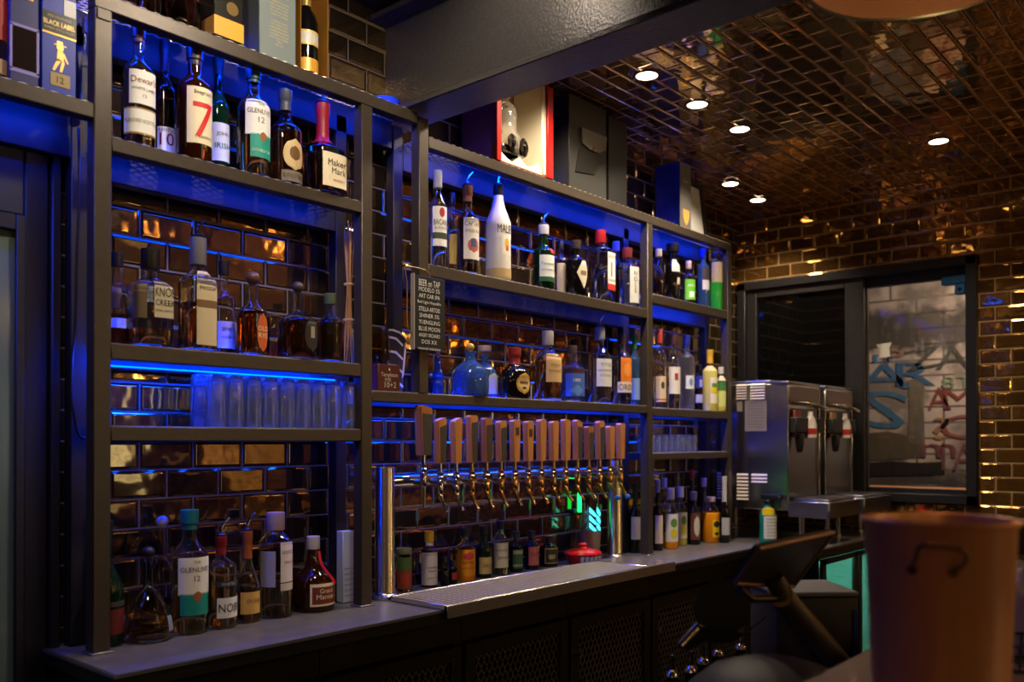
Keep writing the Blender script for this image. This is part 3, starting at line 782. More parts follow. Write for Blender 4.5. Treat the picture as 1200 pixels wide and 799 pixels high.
# ------------------------------------------------------------------ bottles, shelf by shelf
K = (20, 18, 18); INK = (34, 30, 30); CREAM = (232, 218, 184); WH = (228, 226, 220); GOLD = (196, 152, 70); TEAL = (20, 150, 140); RED = (186, 32, 28)
YF, YB = 2.152, 2.222
S2, S3, LS, RT, RS, RM, RU, RL = zr(.7265), zr(.2345), zr(.7945), zr(.9965), zr(.5795), zr(.1565), zr(.6535), zr(-.0505)
LT = zr(1.0615)
def lab(z, c, a=0, s=120, **k): return dict(z=z, c=c, a=a, s=s, **k)
g2 = 'bottles on the upper left shelf'
bottle('whisky_bottle', 'amber whisky bottle with two stacked white labels, first on the upper left shelf', 162, 35, 30, YF, S2, .60, .76, .36, sq=2.6, glass='clear', liq=('amber', .7), cap=('foil', (64, 20, 22), .86), group=g2,
       labels=[lab((.33, .60), WH, 4, 110, t=[("Dewar's", .72, .2, (120, 60, 40)), ('WHITE LABEL', .45, .08, INK), ('12', .25, .1, INK)]), lab((.09, .30), WH, -8, 140, bands=[(.0, .06, (150, 120, 60)), (.94, 1, (150, 120, 60))], t=[('BLENDED SCOTCH', .5, .14, (110, 90, 50))])])
bottle('whiskey_bottle', 'dark bottle with red neck and a low white 101 label, upper left shelf', 193, 26, 47, YB, S2, .58, .72, .36, glass='clear', liq=('dark', .62), cap=('foil', (70, 14, 14), .74), group=g2,
       labels=[lab((.08, .28), WH, 8, 130, t=[('101', .52, .5, (100, 26, 22)), ('KENTUCKY', .88, .14, INK)])])
bottle('whiskey_bottle', 'near-black bottle with cream label and big red numeral seven', 228, 39, 56, YF, S2, .64, .78, .4, glass='amberg', cap=('foil', (36, 28, 26), .84), group=g2,
       labels=[lab((.14, .62), CREAM, 14, 118, t=[('7', .42, .62, (206, 34, 26)), ("Seagram's", .9, .09, INK), ('7 CROWN', .12, .05, INK)]), lab((.86, .95), (214, 204, 190), 10, 150, t=[('7', .5, .6, (190, 40, 30))])])
bottle('whiskey_bottle', 'slim green bottle with low pale blue label, upper left shelf', 256, 25, 62, YB, S2, .55, .7, .38, glass='dkgreen', cap=('foil', (22, 50, 30), .82), group=g2,
       labels=[lab((.12, .42), (206, 214, 222), 6, 130, t=[('JOHN', .7, .12, INK), ('IRISH', .4, .14, (40, 90, 60))])])
bottle('scotch_bottle', 'amber scotch bottle with white and teal label on the upper left shelf', 297, 38, 80, YF, S2, .62, .78, .38, glass='clear', liq=('amber', .8), cap=('foil', (24, 66, 60), .86), group=g2,
       labels=[lab((.36, .68), WH, 8, 112, t=[('THE', .86, .07, INK), ('GLENLIVET', .66, .13, INK), ('12', .42, .16, INK)]), lab((.16, .37), (30, 150, 132), 16, 92, shape='rect', bands=[(.68, 1.1, (150, 96, 50), .3, 'oval')], t=[('DOUBLE OAK', .3, .12, (210, 230, 220))])])
bottle('bourbon_bottle', 'squat dark bourbon with round cream animal label on the upper left shelf', 334, 40, 106, YF, S2, .55, .72, .34, glass='clear', liq=('dark', .6), cap=('foil', (60, 66, 84), .78), group=g2,
       labels=[lab((.14, .46), (206, 180, 130), 16, 84, shape='oval', bands=[(.3, .78, (110, 80, 44), .5, 'oval')]), lab((.02, .13), (120, 110, 92), 14, 90, t=[('BUFFALO TRACE', .5, .4, INK)])])
bottle('bourbon_bottle', 'bourbon bottle with red wax neck and square cream label', 378, 48, 122, YF, S2, .46, .62, .3, sq=3.4, glass='clear', liq=('dark', .62), cap=('foil', (140, 16, 24), .56), pour=True, group=g2,
       labels=[lab((.06, .42), CREAM, 12, 96, t=[("Maker's", .72, .2, INK), ('Mark', .48, .18, INK), ('WHISKY', .2, .08, (150, 40, 30))])])
# shelf three, left
g3 = 'bottles on the middle left shelf'
bottle('bourbon_bottle', 'half-hidden amber bottle right behind the left front post', 137, 32, 296, YB, S3, .56, .7, .36, glass='clear', liq=('pink', .35), cap=('screw', (40, 30, 26)), group=g3, labels=[lab((.4, .62), (70, 50, 40), -30, 60), lab((.2, .3), WH, 0, 100)])
bottle('bourbon_bottle', 'square bourbon bottle with black cap and slanted cream label, nearly empty', 176, 46, 292, YF, S3, .6, .72, .38, sq=6, asp=.72, glass='clear', liq=('amber', .18), cap=('screw', K), hc=.84, pour=False, group=g3,
       labels=[lab((.30, .66), (190, 176, 144), 22, 60, t=[('KNOB', .72, .26, INK), ('CREEK', .42, .16, INK), ('SMALL BATCH', .2, .06, INK)]), lab((.28, .66), (92, 74, 52), -50, 46, t=[('BOURBON WHISKEY', .7, .06, (170, 150, 110))])])
bottle('whiskey_bottle', 'tall whiskey bottle with long cream label strip and grey cap', 232, 40, 279, YF, S3, .60, .74, .38, sq=2.8, glass='clear', liq=('amber', .42), cap=('screw', (110, 108, 112)), hc=.80, pour=True, group=g3,
       labels=[lab((.05, .70), (206, 188, 148), 14, 74, bands=[(.50, .60, (120, 90, 56))], t=[('OLD No', .9, .05, INK), ('PROOF', .76, .05, INK)])])
bottle('whiskey_bottle', 'small bottle with low lilac-white label behind the tall cream one', 262, 26, 306, YB, S3, .58, .72, .36, glass='clear', liq=('dark', .3), cap=('screw', K), group=g3, labels=[lab((.08, .36), (176, 170, 178), 8, 120, t=[('SPIRIT', .7, .14, INK), ('RESERVE', .4, .1, INK)])])
bottle('bourbon_bottle', 'rounded bourbon bottle with upright orange oval label', 296, 42, 318, YF, S3, .46, .66, .3, asp=.7, glass='clear', liq=('dark', .52), cap=('ball', (90, 60, 36)), hc=.84, group=g3, labels=[lab((.05, .50), (196, 92, 34), 26, 44, shape='oval', t=[('OLD', .6, .12, CREAM), ('RYE', .42, .12, CREAM)])])
bottle('bourbon_bottle', 'broad-shouldered dark bottle with black oval badge, middle left shelf', 349, 46, 330, YF, S3, .46, .64, .3, glass='clear', liq=('dark', .5), cap=('ball', (66, 54, 44)), hc=.86, group=g3, labels=[lab((.10, .52), (34, 30, 26), 28, 56, shape='oval', bands=[(.4, .75, (150, 140, 120), .3)])])
bottle('bourbon_bottle', 'short dark bottle beside the bundle of thin canes', 387, 32, 344, YF, S3, .55, .72, .36, glass='clear', liq=('dark', .62), cap=('screw', (80, 96, 70)), group=g3)
# upside-down glasses
def tumbler(z, x, y, r, h, name, label, group):
    t = MB(); th = .0016
    pr = [(r * .96, 0), (r, .0006), (r * .985, h * .3), (r * .93, h * .93), (r * .88, h * .992), (r * .7, h), (0, h - .0006)]
    inn = [(0, h - .012), (r * .7, h - .012), (r * .90 - th, h * .9), (r * .985 - th, h * .3), (r - th, .0006)]
    t.lathe(pr + inn, 28, closed=True)
    for k in range(len(t.f)): pass
    o = t.build(name, G['tumbler'], None, 50, (x, y, z)); return tag(o, label, 'glass', group)
ordn = ['first', 'second', 'third', 'fourth', 'fifth', 'sixth', 'seventh', 'eighth', 'ninth', 'tenth', 'eleventh']
pro = None
for row, (yy, nmr) in enumerate(((2.142, 'front'), (2.204, 'back'))):
    for k in range(9):
        x = 1.262 + .0545 * k - .012 * row
        lb = '%s upside-down tumbler from the left in the %s row, lit blue' % (ordn[k], nmr)
        if pro is None: pro = tumbler(zr(.0375), x, yy, .0255, .142, 'tumbler', lb, 'upside-down tumblers on the blue-lit left shelf')
        else:
            c = pro.copy(); COL.objects.link(c); c.location = (x, yy, zr(.0375)); c['label'] = lb
pro = None
for row, (yy, nmr) in enumerate(((2.14, 'front'), (2.2, 'back'))):
    for k in range(8):
        x = 3.40 + .053 * k + .02 * row
        lb = '%s small rocks glass from the left in the %s row on the lowest right shelf' % (ordn[k], nmr)
        if pro is None: pro = tumbler(RL, x, yy, .024, .082, 'rocks_glass', lb, 'upside-down rocks glasses on the lowest right shelf')
        else:
            c = pro.copy(); COL.objects.link(c); c.location = (x, yy, RL); c['label'] = lb
# worktop, left
gc = 'bottles on the worktop under the left unit'
W_ = CT + .0008
bottle('champagne_bottle', 'fat dark green champagne bottle partly behind the left front post', 124, 39, 610, 2.183, W_, .42, .72, .32, glass='dkgreen', cap=('foil', (24, 40, 30), .72), group=gc, labels=[lab((.1, .3), (90, 20, 22), 20, 110), lab((.32, .36), (60, 54, 50), 20, 110)])
pear = [(0, .8), (.01, .9), (.03, .99), (.08, 1.0), (.14, .985), (.22, .93), (.30, .84), (.38, .70), (.45, .52), (.50, .38), (.54, .27), (.58, .215), (.64, .19), (.76, .18), (.84, .19), (.85, .24), (.88, .24)]
bottle('decanter', 'pear-shaped flared glass decanter of amber spirit with a dark stopper', 174, 56, 640, 2.165, W_, sh=.1, pts=pear, hc=.88, glass='clear', liq=('amber', .26), cap=('ball', (36, 30, 34)), group=gc, labels=[lab((.10, .26), (120, 128, 150), 44, 22)])
bottle('decanter', 'cut-glass decanter with glass stopper standing behind the pear-shaped one', 190, 22, 604, 2.235, W_, .5, .66, .5, sq=5, glass='clear', liq=('gold', .3), cap=('ball', (214, 206, 190)), group=gc)
bottle('scotch_bottle', 'clear-shouldered scotch bottle with white and teal label standing on the worktop', 222, 42, 597, 2.17, W_, .60, .78, .4, glass='clear', liq=('gold', .26), cap=('foil', (16, 104, 108), .84), group=gc,
       labels=[lab((.32, .62), WH, 4, 118, t=[('THE', .88, .07, INK), ('GLENLIVET', .68, .13, INK), ('12', .44, .15, INK)]), lab((.155, .33), (12, 132, 124), 6, 108, bands=[(.62, 1.1, (150, 90, 50), .26, 'oval')])])
bottle('mezcal_bottle', 'flat-shouldered bottle with red neck and small white numbered label', 259, 36, 628, 2.165, W_, .66, .78, .3, glass='clear', liq=('gold', .72), cap=('foil', (130, 28, 34), .8), pour=True, group=gc,
       labels=[lab((.12, .34), (214, 214, 220), 16, 100, t=[('NOIR', .5, .42, INK)]), lab((.46, .52), (40, 44, 60), 14, 100, t=[('MARTELL', .5, .5, (170, 170, 180))])])
bottle('cognac_bottle', 'slope-shouldered bottle with copper neck foil and low tan label', 290, 28, 622, 2.175, W_, .34, .74, .34, glass='clear', liq=('gold', .4), cap=('foil', (170, 88, 52), .70, .3), pour=True, group=gc, labels=[lab((.1, .34), (206, 162, 92), 12, 130, t=[('DUSSE', .6, .16, (110, 70, 30))])])
bottle('scotch_bottle', 'tall round-shouldered bottle with tall white side label on the worktop', 323, 38, 600, 2.18, W_, .70, .84, .44, glass='clear', liq=('gold', .34), cap=('screw', (170, 146, 158)), hc=.87, group=gc,
       labels=[lab((.34, .72), (214, 204, 206), 32, 70, t=[('SCOTCH', .75, .08, INK), ('SINGLE', .5, .07, (150, 50, 50))]), lab((.26, .33), (200, 190, 180), 32, 70), lab((.30, .64), (150, 146, 160), -50, 60)])
gm = [(0, .9), (.01, .97), (.04, 1), (.30, 1), (.38, .97), (.45, .86), (.50, .7), (.54, .52), (.60, .38), (.68, .31), (.78, .26), (.84, .24), (.845, .28), (.88, .28)]
bottle('liqueur_bottle', 'squat dark liqueur bottle with red ribbon and gold-red label', 367, 50, 628, 2.185, W_, sh=.3, pts=gm, hc=.88, glass='amberg', cap=('screw', (196, 190, 190)), ribbon=((206, 20, 50), 20), group=gc,
       labels=[lab((.08, .38), (220, 206, 178), 18, 92, bands=[(.1, .86, (110, 44, 30), .88)], t=[('Grand', .68, .2, CREAM), ('Marnier', .42, .22, CREAM)])])
# right unit, top shelf
gr = 'bottles on the top right shelf'
bottle('rum_bottle', 'clear white-rum bottle with red round badge, first on the top right shelf', 513, 21, 200, YF, RS, .62, .8, .4, glass='clear', liq=('water', .7), cap=('screw', (176, 176, 176)), hc=.86, group=gr,
       labels=[lab((.22, .62), WH, 10, 128, bands=[(.72, .98, (170, 44, 34), .3, 'oval'), (.18, .34, (60, 66, 50))], t=[('BACARDI', .60, .14, INK), ('SUPERIOR', .45, .06, (120, 90, 60))])])
bottle('rum_bottle', 'slim gold-labelled bottle half behind the white-rum bottle', 530, 13, 226, YB, RS, .6, .76, .4, glass='clear', liq=('gold', .7), cap=('screw', K), group=gr, labels=[lab((.15, .5), (190, 160, 60), 10, 120)])
bottle('rum_bottle', 'dark spiced-rum bottle with white picture label and a pourer', 548, 26, 218, YF, RS, .60, .74, .38, glass='clear', liq=('dark', .7), cap=('foil', (110, 64, 30), .82), pour=True, group=gr,
       labels=[lab((.16, .62), (220, 212, 204), 14, 110, bands=[(.16, .52, (170, 90, 70), .6, 'oval'), (.3, .5, (60, 76, 130), .3)], t=[('CAPTAIN', .86, .12, INK), ('SPICED RUM', .68, .07, INK)])])
malibu = [(0, .9), (.01, .97), (.03, 1), (.30, .98), (.54, .97), (.58, .99), (.63, .93), (.70, .74), (.77, .54), (.84, .42), (.9, .38), (.93, .37)]
bottle('coconut_rum_bottle', 'opaque white rum bottle with black cap and tapering neck', 584, 30, 218, YF, RS, sh=.5, pts=malibu, hc=.93, glass='white', cap=('screw', K), pour=True, group=gr,
       labels=[lab((.44, .62), (226, 222, 210), 24, 110, t=[('MALIBU', .5, .5, (30, 24, 20))]), lab((.26, .44), (226, 222, 210), 24, 60, bands=[(.3, .98, (210, 170, 40), .4, 'oval'), (.2, .6, (180, 50, 40), .3, 'oval')]), lab((.02, .12), (186, 160, 110), 0, 200)])
bottle('gin_bottle', 'green gin bottle with white label and red seal at the shoulder', 637, 25, 264, YF, RS, .58, .70, .4, glass='dkgreen', cap=('screw', (190, 190, 190)), hc=.9, pour=True, group=gr,
       labels=[lab((.12, .52), (208, 214, 210), 14, 110, bands=[(.0, .18, (30, 80, 50))], t=[('Tanqueray', .66, .14, (50, 70, 60)), ('LONDON DRY', .44, .07, INK)]), lab((.54, .64), (180, 20, 30), 40, 40, shape='oval')])
bottle('gin_bottle', 'thin pale bottle squeezed between green gin and black-label bottle', 657, 13, 282, YB, RS, .62, .78, .4, glass='clear', liq=('gold', .8), cap=('screw', K), group=gr, labels=[lab((.05, .6), (190, 176, 130), 6, 130)])
bottle('gin_bottle', 'black bottle with pale diamond-shaped label on the top right shelf', 675, 26, 282, YF, RS, .62, .74, .36, glass='black', cap=('screw', (56, 46, 40)), group=gr, labels=[lab((.14, .68), (200, 190, 166), 26, 84, shape='diamond', bands=[(.42, .56, (120, 104, 80), .5)])])
bottle('gin_bottle', 'square gin bottle with red cap, guardsman label and red band', 704, 29, 270, YF, RS, .70, .80, .34, sq=6, asp=.9, glass='clear', liq=('water', .5), cap=('screw', (150, 20, 24)), hc=.86, group=gr,
       labels=[lab((.16, .68), WH, 12, 56, bands=[(.0, .16, (190, 44, 34)), (.36, .74, (170, 40, 36), .18)], t=[('BEEFEATER', .88, .09, (180, 40, 34)), ('LONDON', .26, .07, INK)])])
bottle('gin_bottle', 'round clear bottle with vertical white lettering strip, last before the third post', 735, 28, 291, YF, RS, .66, .80, .34, glass='clear', liq=('water', .6), cap=('screw', (100, 30, 34)), hc=.88, group=gr, labels=[lab((.06, .66), (196, 196, 190), 24, 62, t=[('N', .82, .12, INK), ('O', .66, .12, INK), ('L', .5, .12, INK), ('E', .34, .12, INK)])])
bottle('vodka_bottle', 'clear bottle at the back between square gin and the lettered bottle', 722, 17, 283, YB, RS, .6, .76, .4, glass='clear', liq=('water', .6), cap=('screw', (190, 190, 196)), group=gr)
# upper shelf of the narrow right bay
gu = 'bottles on the upper shelf of the narrow right bay'
bottle('tequila_bottle', 'ridged glass bottle with dark base, first in the upper narrow bay', 772, 15, 292, YF, RU, .66, .8, .42, glass='clear', liq=('dark', .4), cap=('screw', (160, 150, 140)), group=gu)
bottle('coffee_liqueur_bottle', 'black bottle with flared black cap and square white label', 788, 17, 286, YF, RU, .60, .70, .55, glass='black', cap=('wide', K), hc=.86, group=gu, labels=[lab((.5, .72), (200, 196, 186), 20, 90), lab((.28, .4), (190, 180, 160), 40, 40)])
bottle('vodka_bottle', 'clear bottle with bright green label in the upper narrow bay', 807, 15, 306, YF, RU, .62, .74, .36, glass='clear', liq=('gold', .3), cap=('screw', (190, 170, 176)), hc=.88, group=gu, labels=[lab((.10, .56), (104, 190, 44), 12, 130, bands=[(.12, .4, WH, .36)], t=[('APPLE', .7, .12, WH)])])
bottle('vodka_bottle', 'blue-lit clear bottle with a small dark and white label in the upper narrow bay', 824, 14, 292, YF, RU, .66, .80, .42, glass='blue', liq=('sky', .5), cap=('screw', (30, 70, 190)), group=gu, labels=[lab((.30, .46), (200, 196, 196), 20, 90), lab((.46, .66), (60, 50, 50), 20, 90)])
bottle('liqueur_bottle', 'tall bottle half full of bright green liqueur, last in the upper narrow bay', 839, 15, 296, YF, RU, .84, .92, .5, glass='clear', liq=('green', .48), cap=('screw', (60, 56, 52)), hc=.95, group=gu, labels=[lab((.48, .82), (176, 160, 128), 10, 140)])
# mid right shelf
gm_ = 'bottles on the long shelf above the beer taps'
bottle('vodka_bottle', 'slender clear blue-lit bottle by the chalkboard post', 513, 13, 412, YB, RM, .5, .62, .55, glass='blue', liq=('sky', .3), cap=('ball', (140, 96, 60)), hc=.88, group=gm_)
patr = [(0, .9), (.01, .96), (.04, 1.0), (.25, 1.02), (.42, 1.0), (.50, .93), (.56, .78), (.62, .55), (.66, .38), (.70, .31), (.80, .30), (.81, .36), (.85, .36)]
bottle('tequila_bottle', 'squat round tequila bottle with yellow-green stopper glowing blue', 551, 40, 402, YF, RM, sh=.4, pts=patr, hc=.85, sq=2.6, glass='blue', liq=('sky', .42), cap=('ball', (186, 150, 60)), group=gm_)
bottle('tequila_bottle', 'round blue-lit bottle with cork stopper and silver side label', 568, 30, 405, YB, RM, sh=.4, pts=patr, hc=.9, glass='blue', liq=('sky', .4), cap=('wide', (190, 160, 120)), group=gm_, labels=[lab((.08, .48), (150, 150, 140), 30, 70, shape='arch')])
bottle('coffee_liqueur_bottle', 'round black bottle with yellow oval label and red neck', 603, 42, 408, YF, RM, sh=.36, pts=[(0, .9), (.02, .97), (.05, 1), (.34, 1), (.44, .95), (.54, .78), (.60, .56), (.66, .36), (.72, .30), (.84, .28), (.845, .34), (.88, .34)], hc=.88, asp=.8, glass='black', cap=('foil', (130, 30, 24), .68), group=gm_,
       labels=[lab((.09, .50), (200, 150, 60), 24, 62, shape='oval', bands=[(.1, .9, (214, 190, 130), .8, 'oval'), (.45, .6, (120, 60, 30), .6), (.2, .36, (60, 40, 24), .3, 'oval')])])
bottle('tequila_bottle', 'tall golden tequila bottle with tan paper label and clear cap', 642, 32, 388, YF, RM, .60, .76, .34, glass='clear', liq=('amber', .56), cap=('screw', (176, 168, 166)), hc=.84, group=gm_, labels=[lab((.26, .66), (206, 168, 118), 20, 94, t=[('TEQUILA', .6, .1, (120, 90, 60)), ('REPOSADO', .4, .08, (120, 90, 60))])])
bottle('tequila_bottle', 'broad blue-labelled bottle with dark red band, mid right shelf', 671, 25, 405, YF, RM, .58, .74, .34, sq=3, glass='clear', liq=('sky', .5), cap=('screw', (70, 60, 56)), group=gm_, labels=[lab((.10, .50), (60, 96, 180), 6, 130, bands=[(.0, .5, (90, 130, 210), .7, 'diamond')], t=[('1800', .7, .14, WH)]), lab((.50, .57), (60, 20, 30), 6, 130)])
bottle('vodka_bottle', 'clear vodka bottle with square white label on the mid right shelf', 703, 27, 384, YF, RM, .60, .78, .36, glass='clear', liq=('water', .5), cap=('screw', (150, 150, 160)), hc=.88, pour=True, group=gm_, labels=[lab((.22, .58), (214, 214, 214), 16, 104, t=[('TITOS', .78, .12, INK), ('HANDMADE', .58, .08, INK), ('VODKA', .4, .1, (110, 100, 100))])])
bottle('vodka_bottle', 'bottle with orange picture label above a white word band', 729, 22, 392, YF, RM, .64, .80, .36, glass='clear', liq=('water', .4), cap=('screw', (60, 40, 40)), group=gm_, labels=[lab((.32, .66), (224, 120, 30), 18, 90, shape='rect', bands=[(.2, .8, (236, 150, 60), .6, 'oval')]), lab((.17, .32), (220, 206, 190), 12, 120, t=[('CIROC', .5, .55, INK)])])
bottle('vodka_bottle', 'blue-lit bottle with green neck ring tight against the third post', 743.5, 13, 392, YF, RM, .62, .78, .38, glass='blue', liq=('sky', .4), cap=('foil', (30, 130, 60), .8), group=gm_, labels=[lab((.08, .38), (120, 150, 220), 6, 140)])
# mid shelf of the narrow bay
gn = 'bottles on the mid shelf of the narrow right bay'
bottle('gin_bottle', 'clear bottle with orange cap and cream label showing a dark bird', 773, 15, 386, YF, RM - .006, .66, .78, .36, glass='clear', liq=('water', .4), cap=('screw', (190, 70, 40)), hc=.86, group=gn, labels=[lab((.08, .40), (216, 196, 160), 10, 130, bands=[(.06, .12, (190, 80, 50)), (.5, .8, (60, 54, 50), .26, 'oval')])])
bottle('vodka_bottle', 'clear bottle with tall white label and small red square mark', 789, 16, 392, YF, RM - .006, .60, .76, .36, glass='clear', liq=('water', .3), cap=('screw', (70, 40, 34)), hc=.9, group=gn, labels=[lab((.20, .56), (218, 212, 204), 8, 130, bands=[(.5, .76, (150, 40, 30), .24)])])
bottle('vodka_bottle', 'tall frosted vodka bottle with deep blue cap in the narrow bay', 805, 17, 394, YF, RM - .006, .70, .78, .38, soft=.8, glass='frost', cap=('foil', (24, 40, 110), .84), hc=.9, group=gn, labels=[lab((.28, .46), (206, 214, 226), 16, 90, bands=[(.2, .8, (120, 140, 180), .4, 'oval')])])
bottle('liqueur_bottle', 'small bottle with blue top label, red sides and white strip', 819, 12, 428, YB, RM - .006, .74, .86, .5, glass='clear', liq=('red', .6), cap=('screw', K), group=gn, labels=[lab((.50, .76), (40, 60, 130), 8, 130, bands=[(.1, .7, (190, 190, 190), .3)]), lab((.18, .36), (206, 200, 190), 8, 130)])
bottle('limoncello_bottle', 'pale yellow liqueur bottle with yellow-gold cap and lemon label', 832, 17, 410, YF, RM - .006, .64, .76, .4, glass='clear', liq=('yellow', .74), cap=('foil', (216, 168, 40), .78), hc=.94, group=gn, labels=[lab((.12, .54), (220, 214, 180), 22, 76, bands=[(.4, .62, (214, 190, 40), .9), (.62, .78, (90, 130, 50), .7)])])
bottle('liqueur_bottle', 'green and yellow labelled bottle against the last shelf post', 845, 11, 430, 2.122, RM - .006, .68, .82, .44, glass='clear', liq=('yellow', .6), cap=('screw', (200, 196, 180)), group=gn, labels=[lab((.10, .44), (196, 206, 120), 10, 140), lab((.46, .66), (60, 120, 60), 10, 140), lab((.68, .8), (206, 196, 150), 10, 130)])
# behind the taps, on the worktop
gt = 'bottles behind the drip tray'
bottle('glass_jar', 'small glass jar with red and green picture sleeve beside the left tap column', 473, 19, 642, 2.215, W_, .86, .97, .9, glass='clear', liq=('red', .5), cap=('screw', (120, 120, 90)), hc=.95, group=gt, cat='jar', labels=[lab((.08, .80), (130, 60, 40), 0, 150, bands=[(.6, 1.0, (70, 96, 50)), (.1, .5, (160, 50, 40), .5, 'oval')])])
bottle('bitters_bottle', 'paper-wrapped bitters bottle with yellow cap behind the drip tray', 503, 19, 622, 2.225, W_, .66, .74, .46, glass='amberg', cap=('screw', (214, 170, 30)), hc=.87, group=gt, labels=[lab((.04, .68), (206, 196, 206), 6, 190, t=[('ANGOSTURA', .86, .05, (60, 50, 60)), ('aromatic', .5, .06, INK), ('bitters', .4, .06, INK), ('SINCE 1824', .2, .04, INK)]), lab((.74, .86), (200, 190, 200), 6, 190)])
bottle('bitters_bottle', 'small black dropper bottle right of the yellow-capped bitters', 521, 10, 652, 2.2, W_, .6, .72, .5, glass='black', cap=('screw', K), group=gt)
bottle('bitters_bottle', 'small black bottle with a spot of red label before the orange-labelled one', 531, 10, 656, 2.2, W_, .6, .72, .5, glass='black', cap=('screw', K), group=gt, labels=[lab((.2, .5), (150, 40, 40), 10, 90)])
bottle('liqueur_bottle', 'clear-necked bottle with big orange label behind the drip tray', 545, 22, 618, 2.225, W_, .58, .78, .36, sq=2.6, glass='clear', liq=('orange', .5), cap=('screw', (30, 36, 34)), group=gt, labels=[lab((.10, .60), (222, 140, 24), 6, 150, bands=[(.6, .9, (196, 60, 60), .5, 'oval')], t=[('BITTER', .5, .1, (120, 40, 20)), ('APERITIVO', .3, .08, (120, 60, 20))])])
bottle('wine_bottle', 'green bottle with tan label low down behind the drip tray', 567, 18, 616, 2.225, W_, .50, .78, .40, glass='dkgreen', cap=('screw', (20, 24, 22)), group=gt, labels=[lab((.08, .40), (186, 164, 110), 8, 130, t=[('DRY', .5, .2, (90, 70, 40))])])
bottle('vermouth_bottle', 'clear bottle with wide grey-white label behind the drip tray', 586, 19, 610, 2.225, W_, .62, .80, .40, glass='clear', liq=('gold', .56), cap=('screw', (20, 30, 32)), group=gt, labels=[lab((.14, .60), (190, 186, 170), 8, 150, t=[('VERMOUTH', .7, .1, (80, 76, 70)), ('EXTRA', .4, .1, (80, 76, 70))])])
bottle('vermouth_bottle', 'near-black bottle with green label, fifth of the tray-side row', 605, 15, 622, 2.225, W_, .62, .76, .42, glass='black', cap=('screw', (30, 60, 66)), group=gt, labels=[lab((.10, .56), (46, 80, 56), 8, 120, bands=[(.75, .95, (130, 140, 120)), (.1, .2, (130, 140, 120))])])
bottle('gin_bottle', 'dark blue bottle with dusty pink label behind the drip tray', 623, 17, 622, 2.225, W_, .62, .78, .42, glass='navy', cap=('screw', (24, 26, 40)), group=gt, labels=[lab((.12, .60), (170, 90, 96), 10, 110, t=[('GIN', .6, .2, (90, 36, 44))])])
bottle('liqueur_bottle', 'black square-shouldered bottle with framed cream label, nearest the red bowl', 643, 19, 628, 2.225, W_, .64, .78, .4, sq=3, glass='black', cap=('screw', K), group=gt, labels=[lab((.12, .62), (180, 160, 110), 8, 110, bands=[(.06, .94, (44, 40, 30), .9), (.3, .6, (150, 140, 110), .5)])])
# worktop, right bay
ge = 'bottles on the worktop under the narrow right bay'
bottle('wine_bottle', 'black wine bottle with grey-white label left of the third post', 744, 14, 566, 2.2, W_, .54, .70, .36, glass='black', cap=('foil', (24, 22, 26), .78), group=ge, labels=[lab((.20, .52), (176, 170, 172), 8, 130)])
bottle('wine_bottle', 'slim dark wine bottle with ivory label just right of the third post', 771, 11, 562, 2.17, W_, .52, .70, .40, glass='black', cap=('foil', (140, 130, 150), .82), group=ge, labels=[lab((.10, .50), (206, 194, 166), 10, 130)])
bottle('juice_bottle', 'lemon mixer bottle with white cap and fruit label, left one of two', 786, 17, 572, 2.165, W_, .56, .80, .42, glass='clear', liq=('orange', .26), cap=('screw', (196, 190, 206)), hc=.86, group=ge, labels=[lab((.12, .58), (206, 204, 206), 8, 140, bands=[(.1, .5, (206, 190, 40), .4, 'oval'), (.5, .85, (90, 130, 50), .4, 'oval')])])
bottle('juice_bottle', 'lime mixer bottle with white cap and fruit label, right one of two', 797, 16, 570, 2.205, W_, .56, .80, .42, glass='clear', liq=('yellow', .3), cap=('screw', (206, 196, 200)), hc=.86, group=ge, labels=[lab((.12, .56), (210, 206, 196), 14, 130, bands=[(.1, .6, (200, 190, 50), .4, 'oval'), (.5, .9, (80, 120, 50), .36, 'oval')])])
bottle('syrup_bottle', 'thin tall clear bottle behind the lemon mixer bottle', 779, 9, 560, 2.235, W_, .5, .66, .5, glass='clear', liq=('water', .5), cap=('screw', (150, 150, 170)), group=ge)
bottle('wine_bottle', 'green wine bottle with red top standing at the back of the narrow bay', 811, 12, 551, 2.235, W_, .55, .72, .38, glass='dkgreen', cap=('foil', (130, 20, 24), .86), group=ge)
bottle('wine_bottle', 'dark bottle with round white emblem on a brown label', 813, 15, 576, 2.165, W_, .60, .74, .42, glass='black', cap=('foil', (120, 116, 140), .84), group=ge, labels=[lab((.10, .60), (96, 50, 46), 12, 120, bands=[(.1, .9, (190, 184, 170), .5, 'oval')])])
bottle('juice_bottle', 'bottle of orange juice with black and yellow logo and clear long neck', 833, 21, 582, 2.155, W_, .62, .9, .42, glass='clear', liq=('orange', .66), cap=('screw', (200, 170, 170)), hc=.95, group=ge, labels=[lab((.12, .5), (224, 190, 30), 20, 56, bands=[(.55, .95, (36, 32, 20), .8, 'oval'), (.1, .3, (36, 32, 20), .6, 'oval')])])
bottle('juice_bottle', 'pinkish bottle with long clear neck behind the orange juice', 825, 12, 560, 2.215, W_, .5, .64, .42, glass='clear', liq=('pink', .4), cap=('screw', (180, 176, 190)), group=ge)
bottle('champagne_bottle', 'black sparkling-wine bottle with white foil neck by the last post', 849, 12, 558, 2.088, W_, .44, .64, .4, glass='black', cap=('foil', (186, 184, 190), .62), hc=.93, group=ge, labels=[lab((.12, .38), (170, 170, 180), 10, 120)])
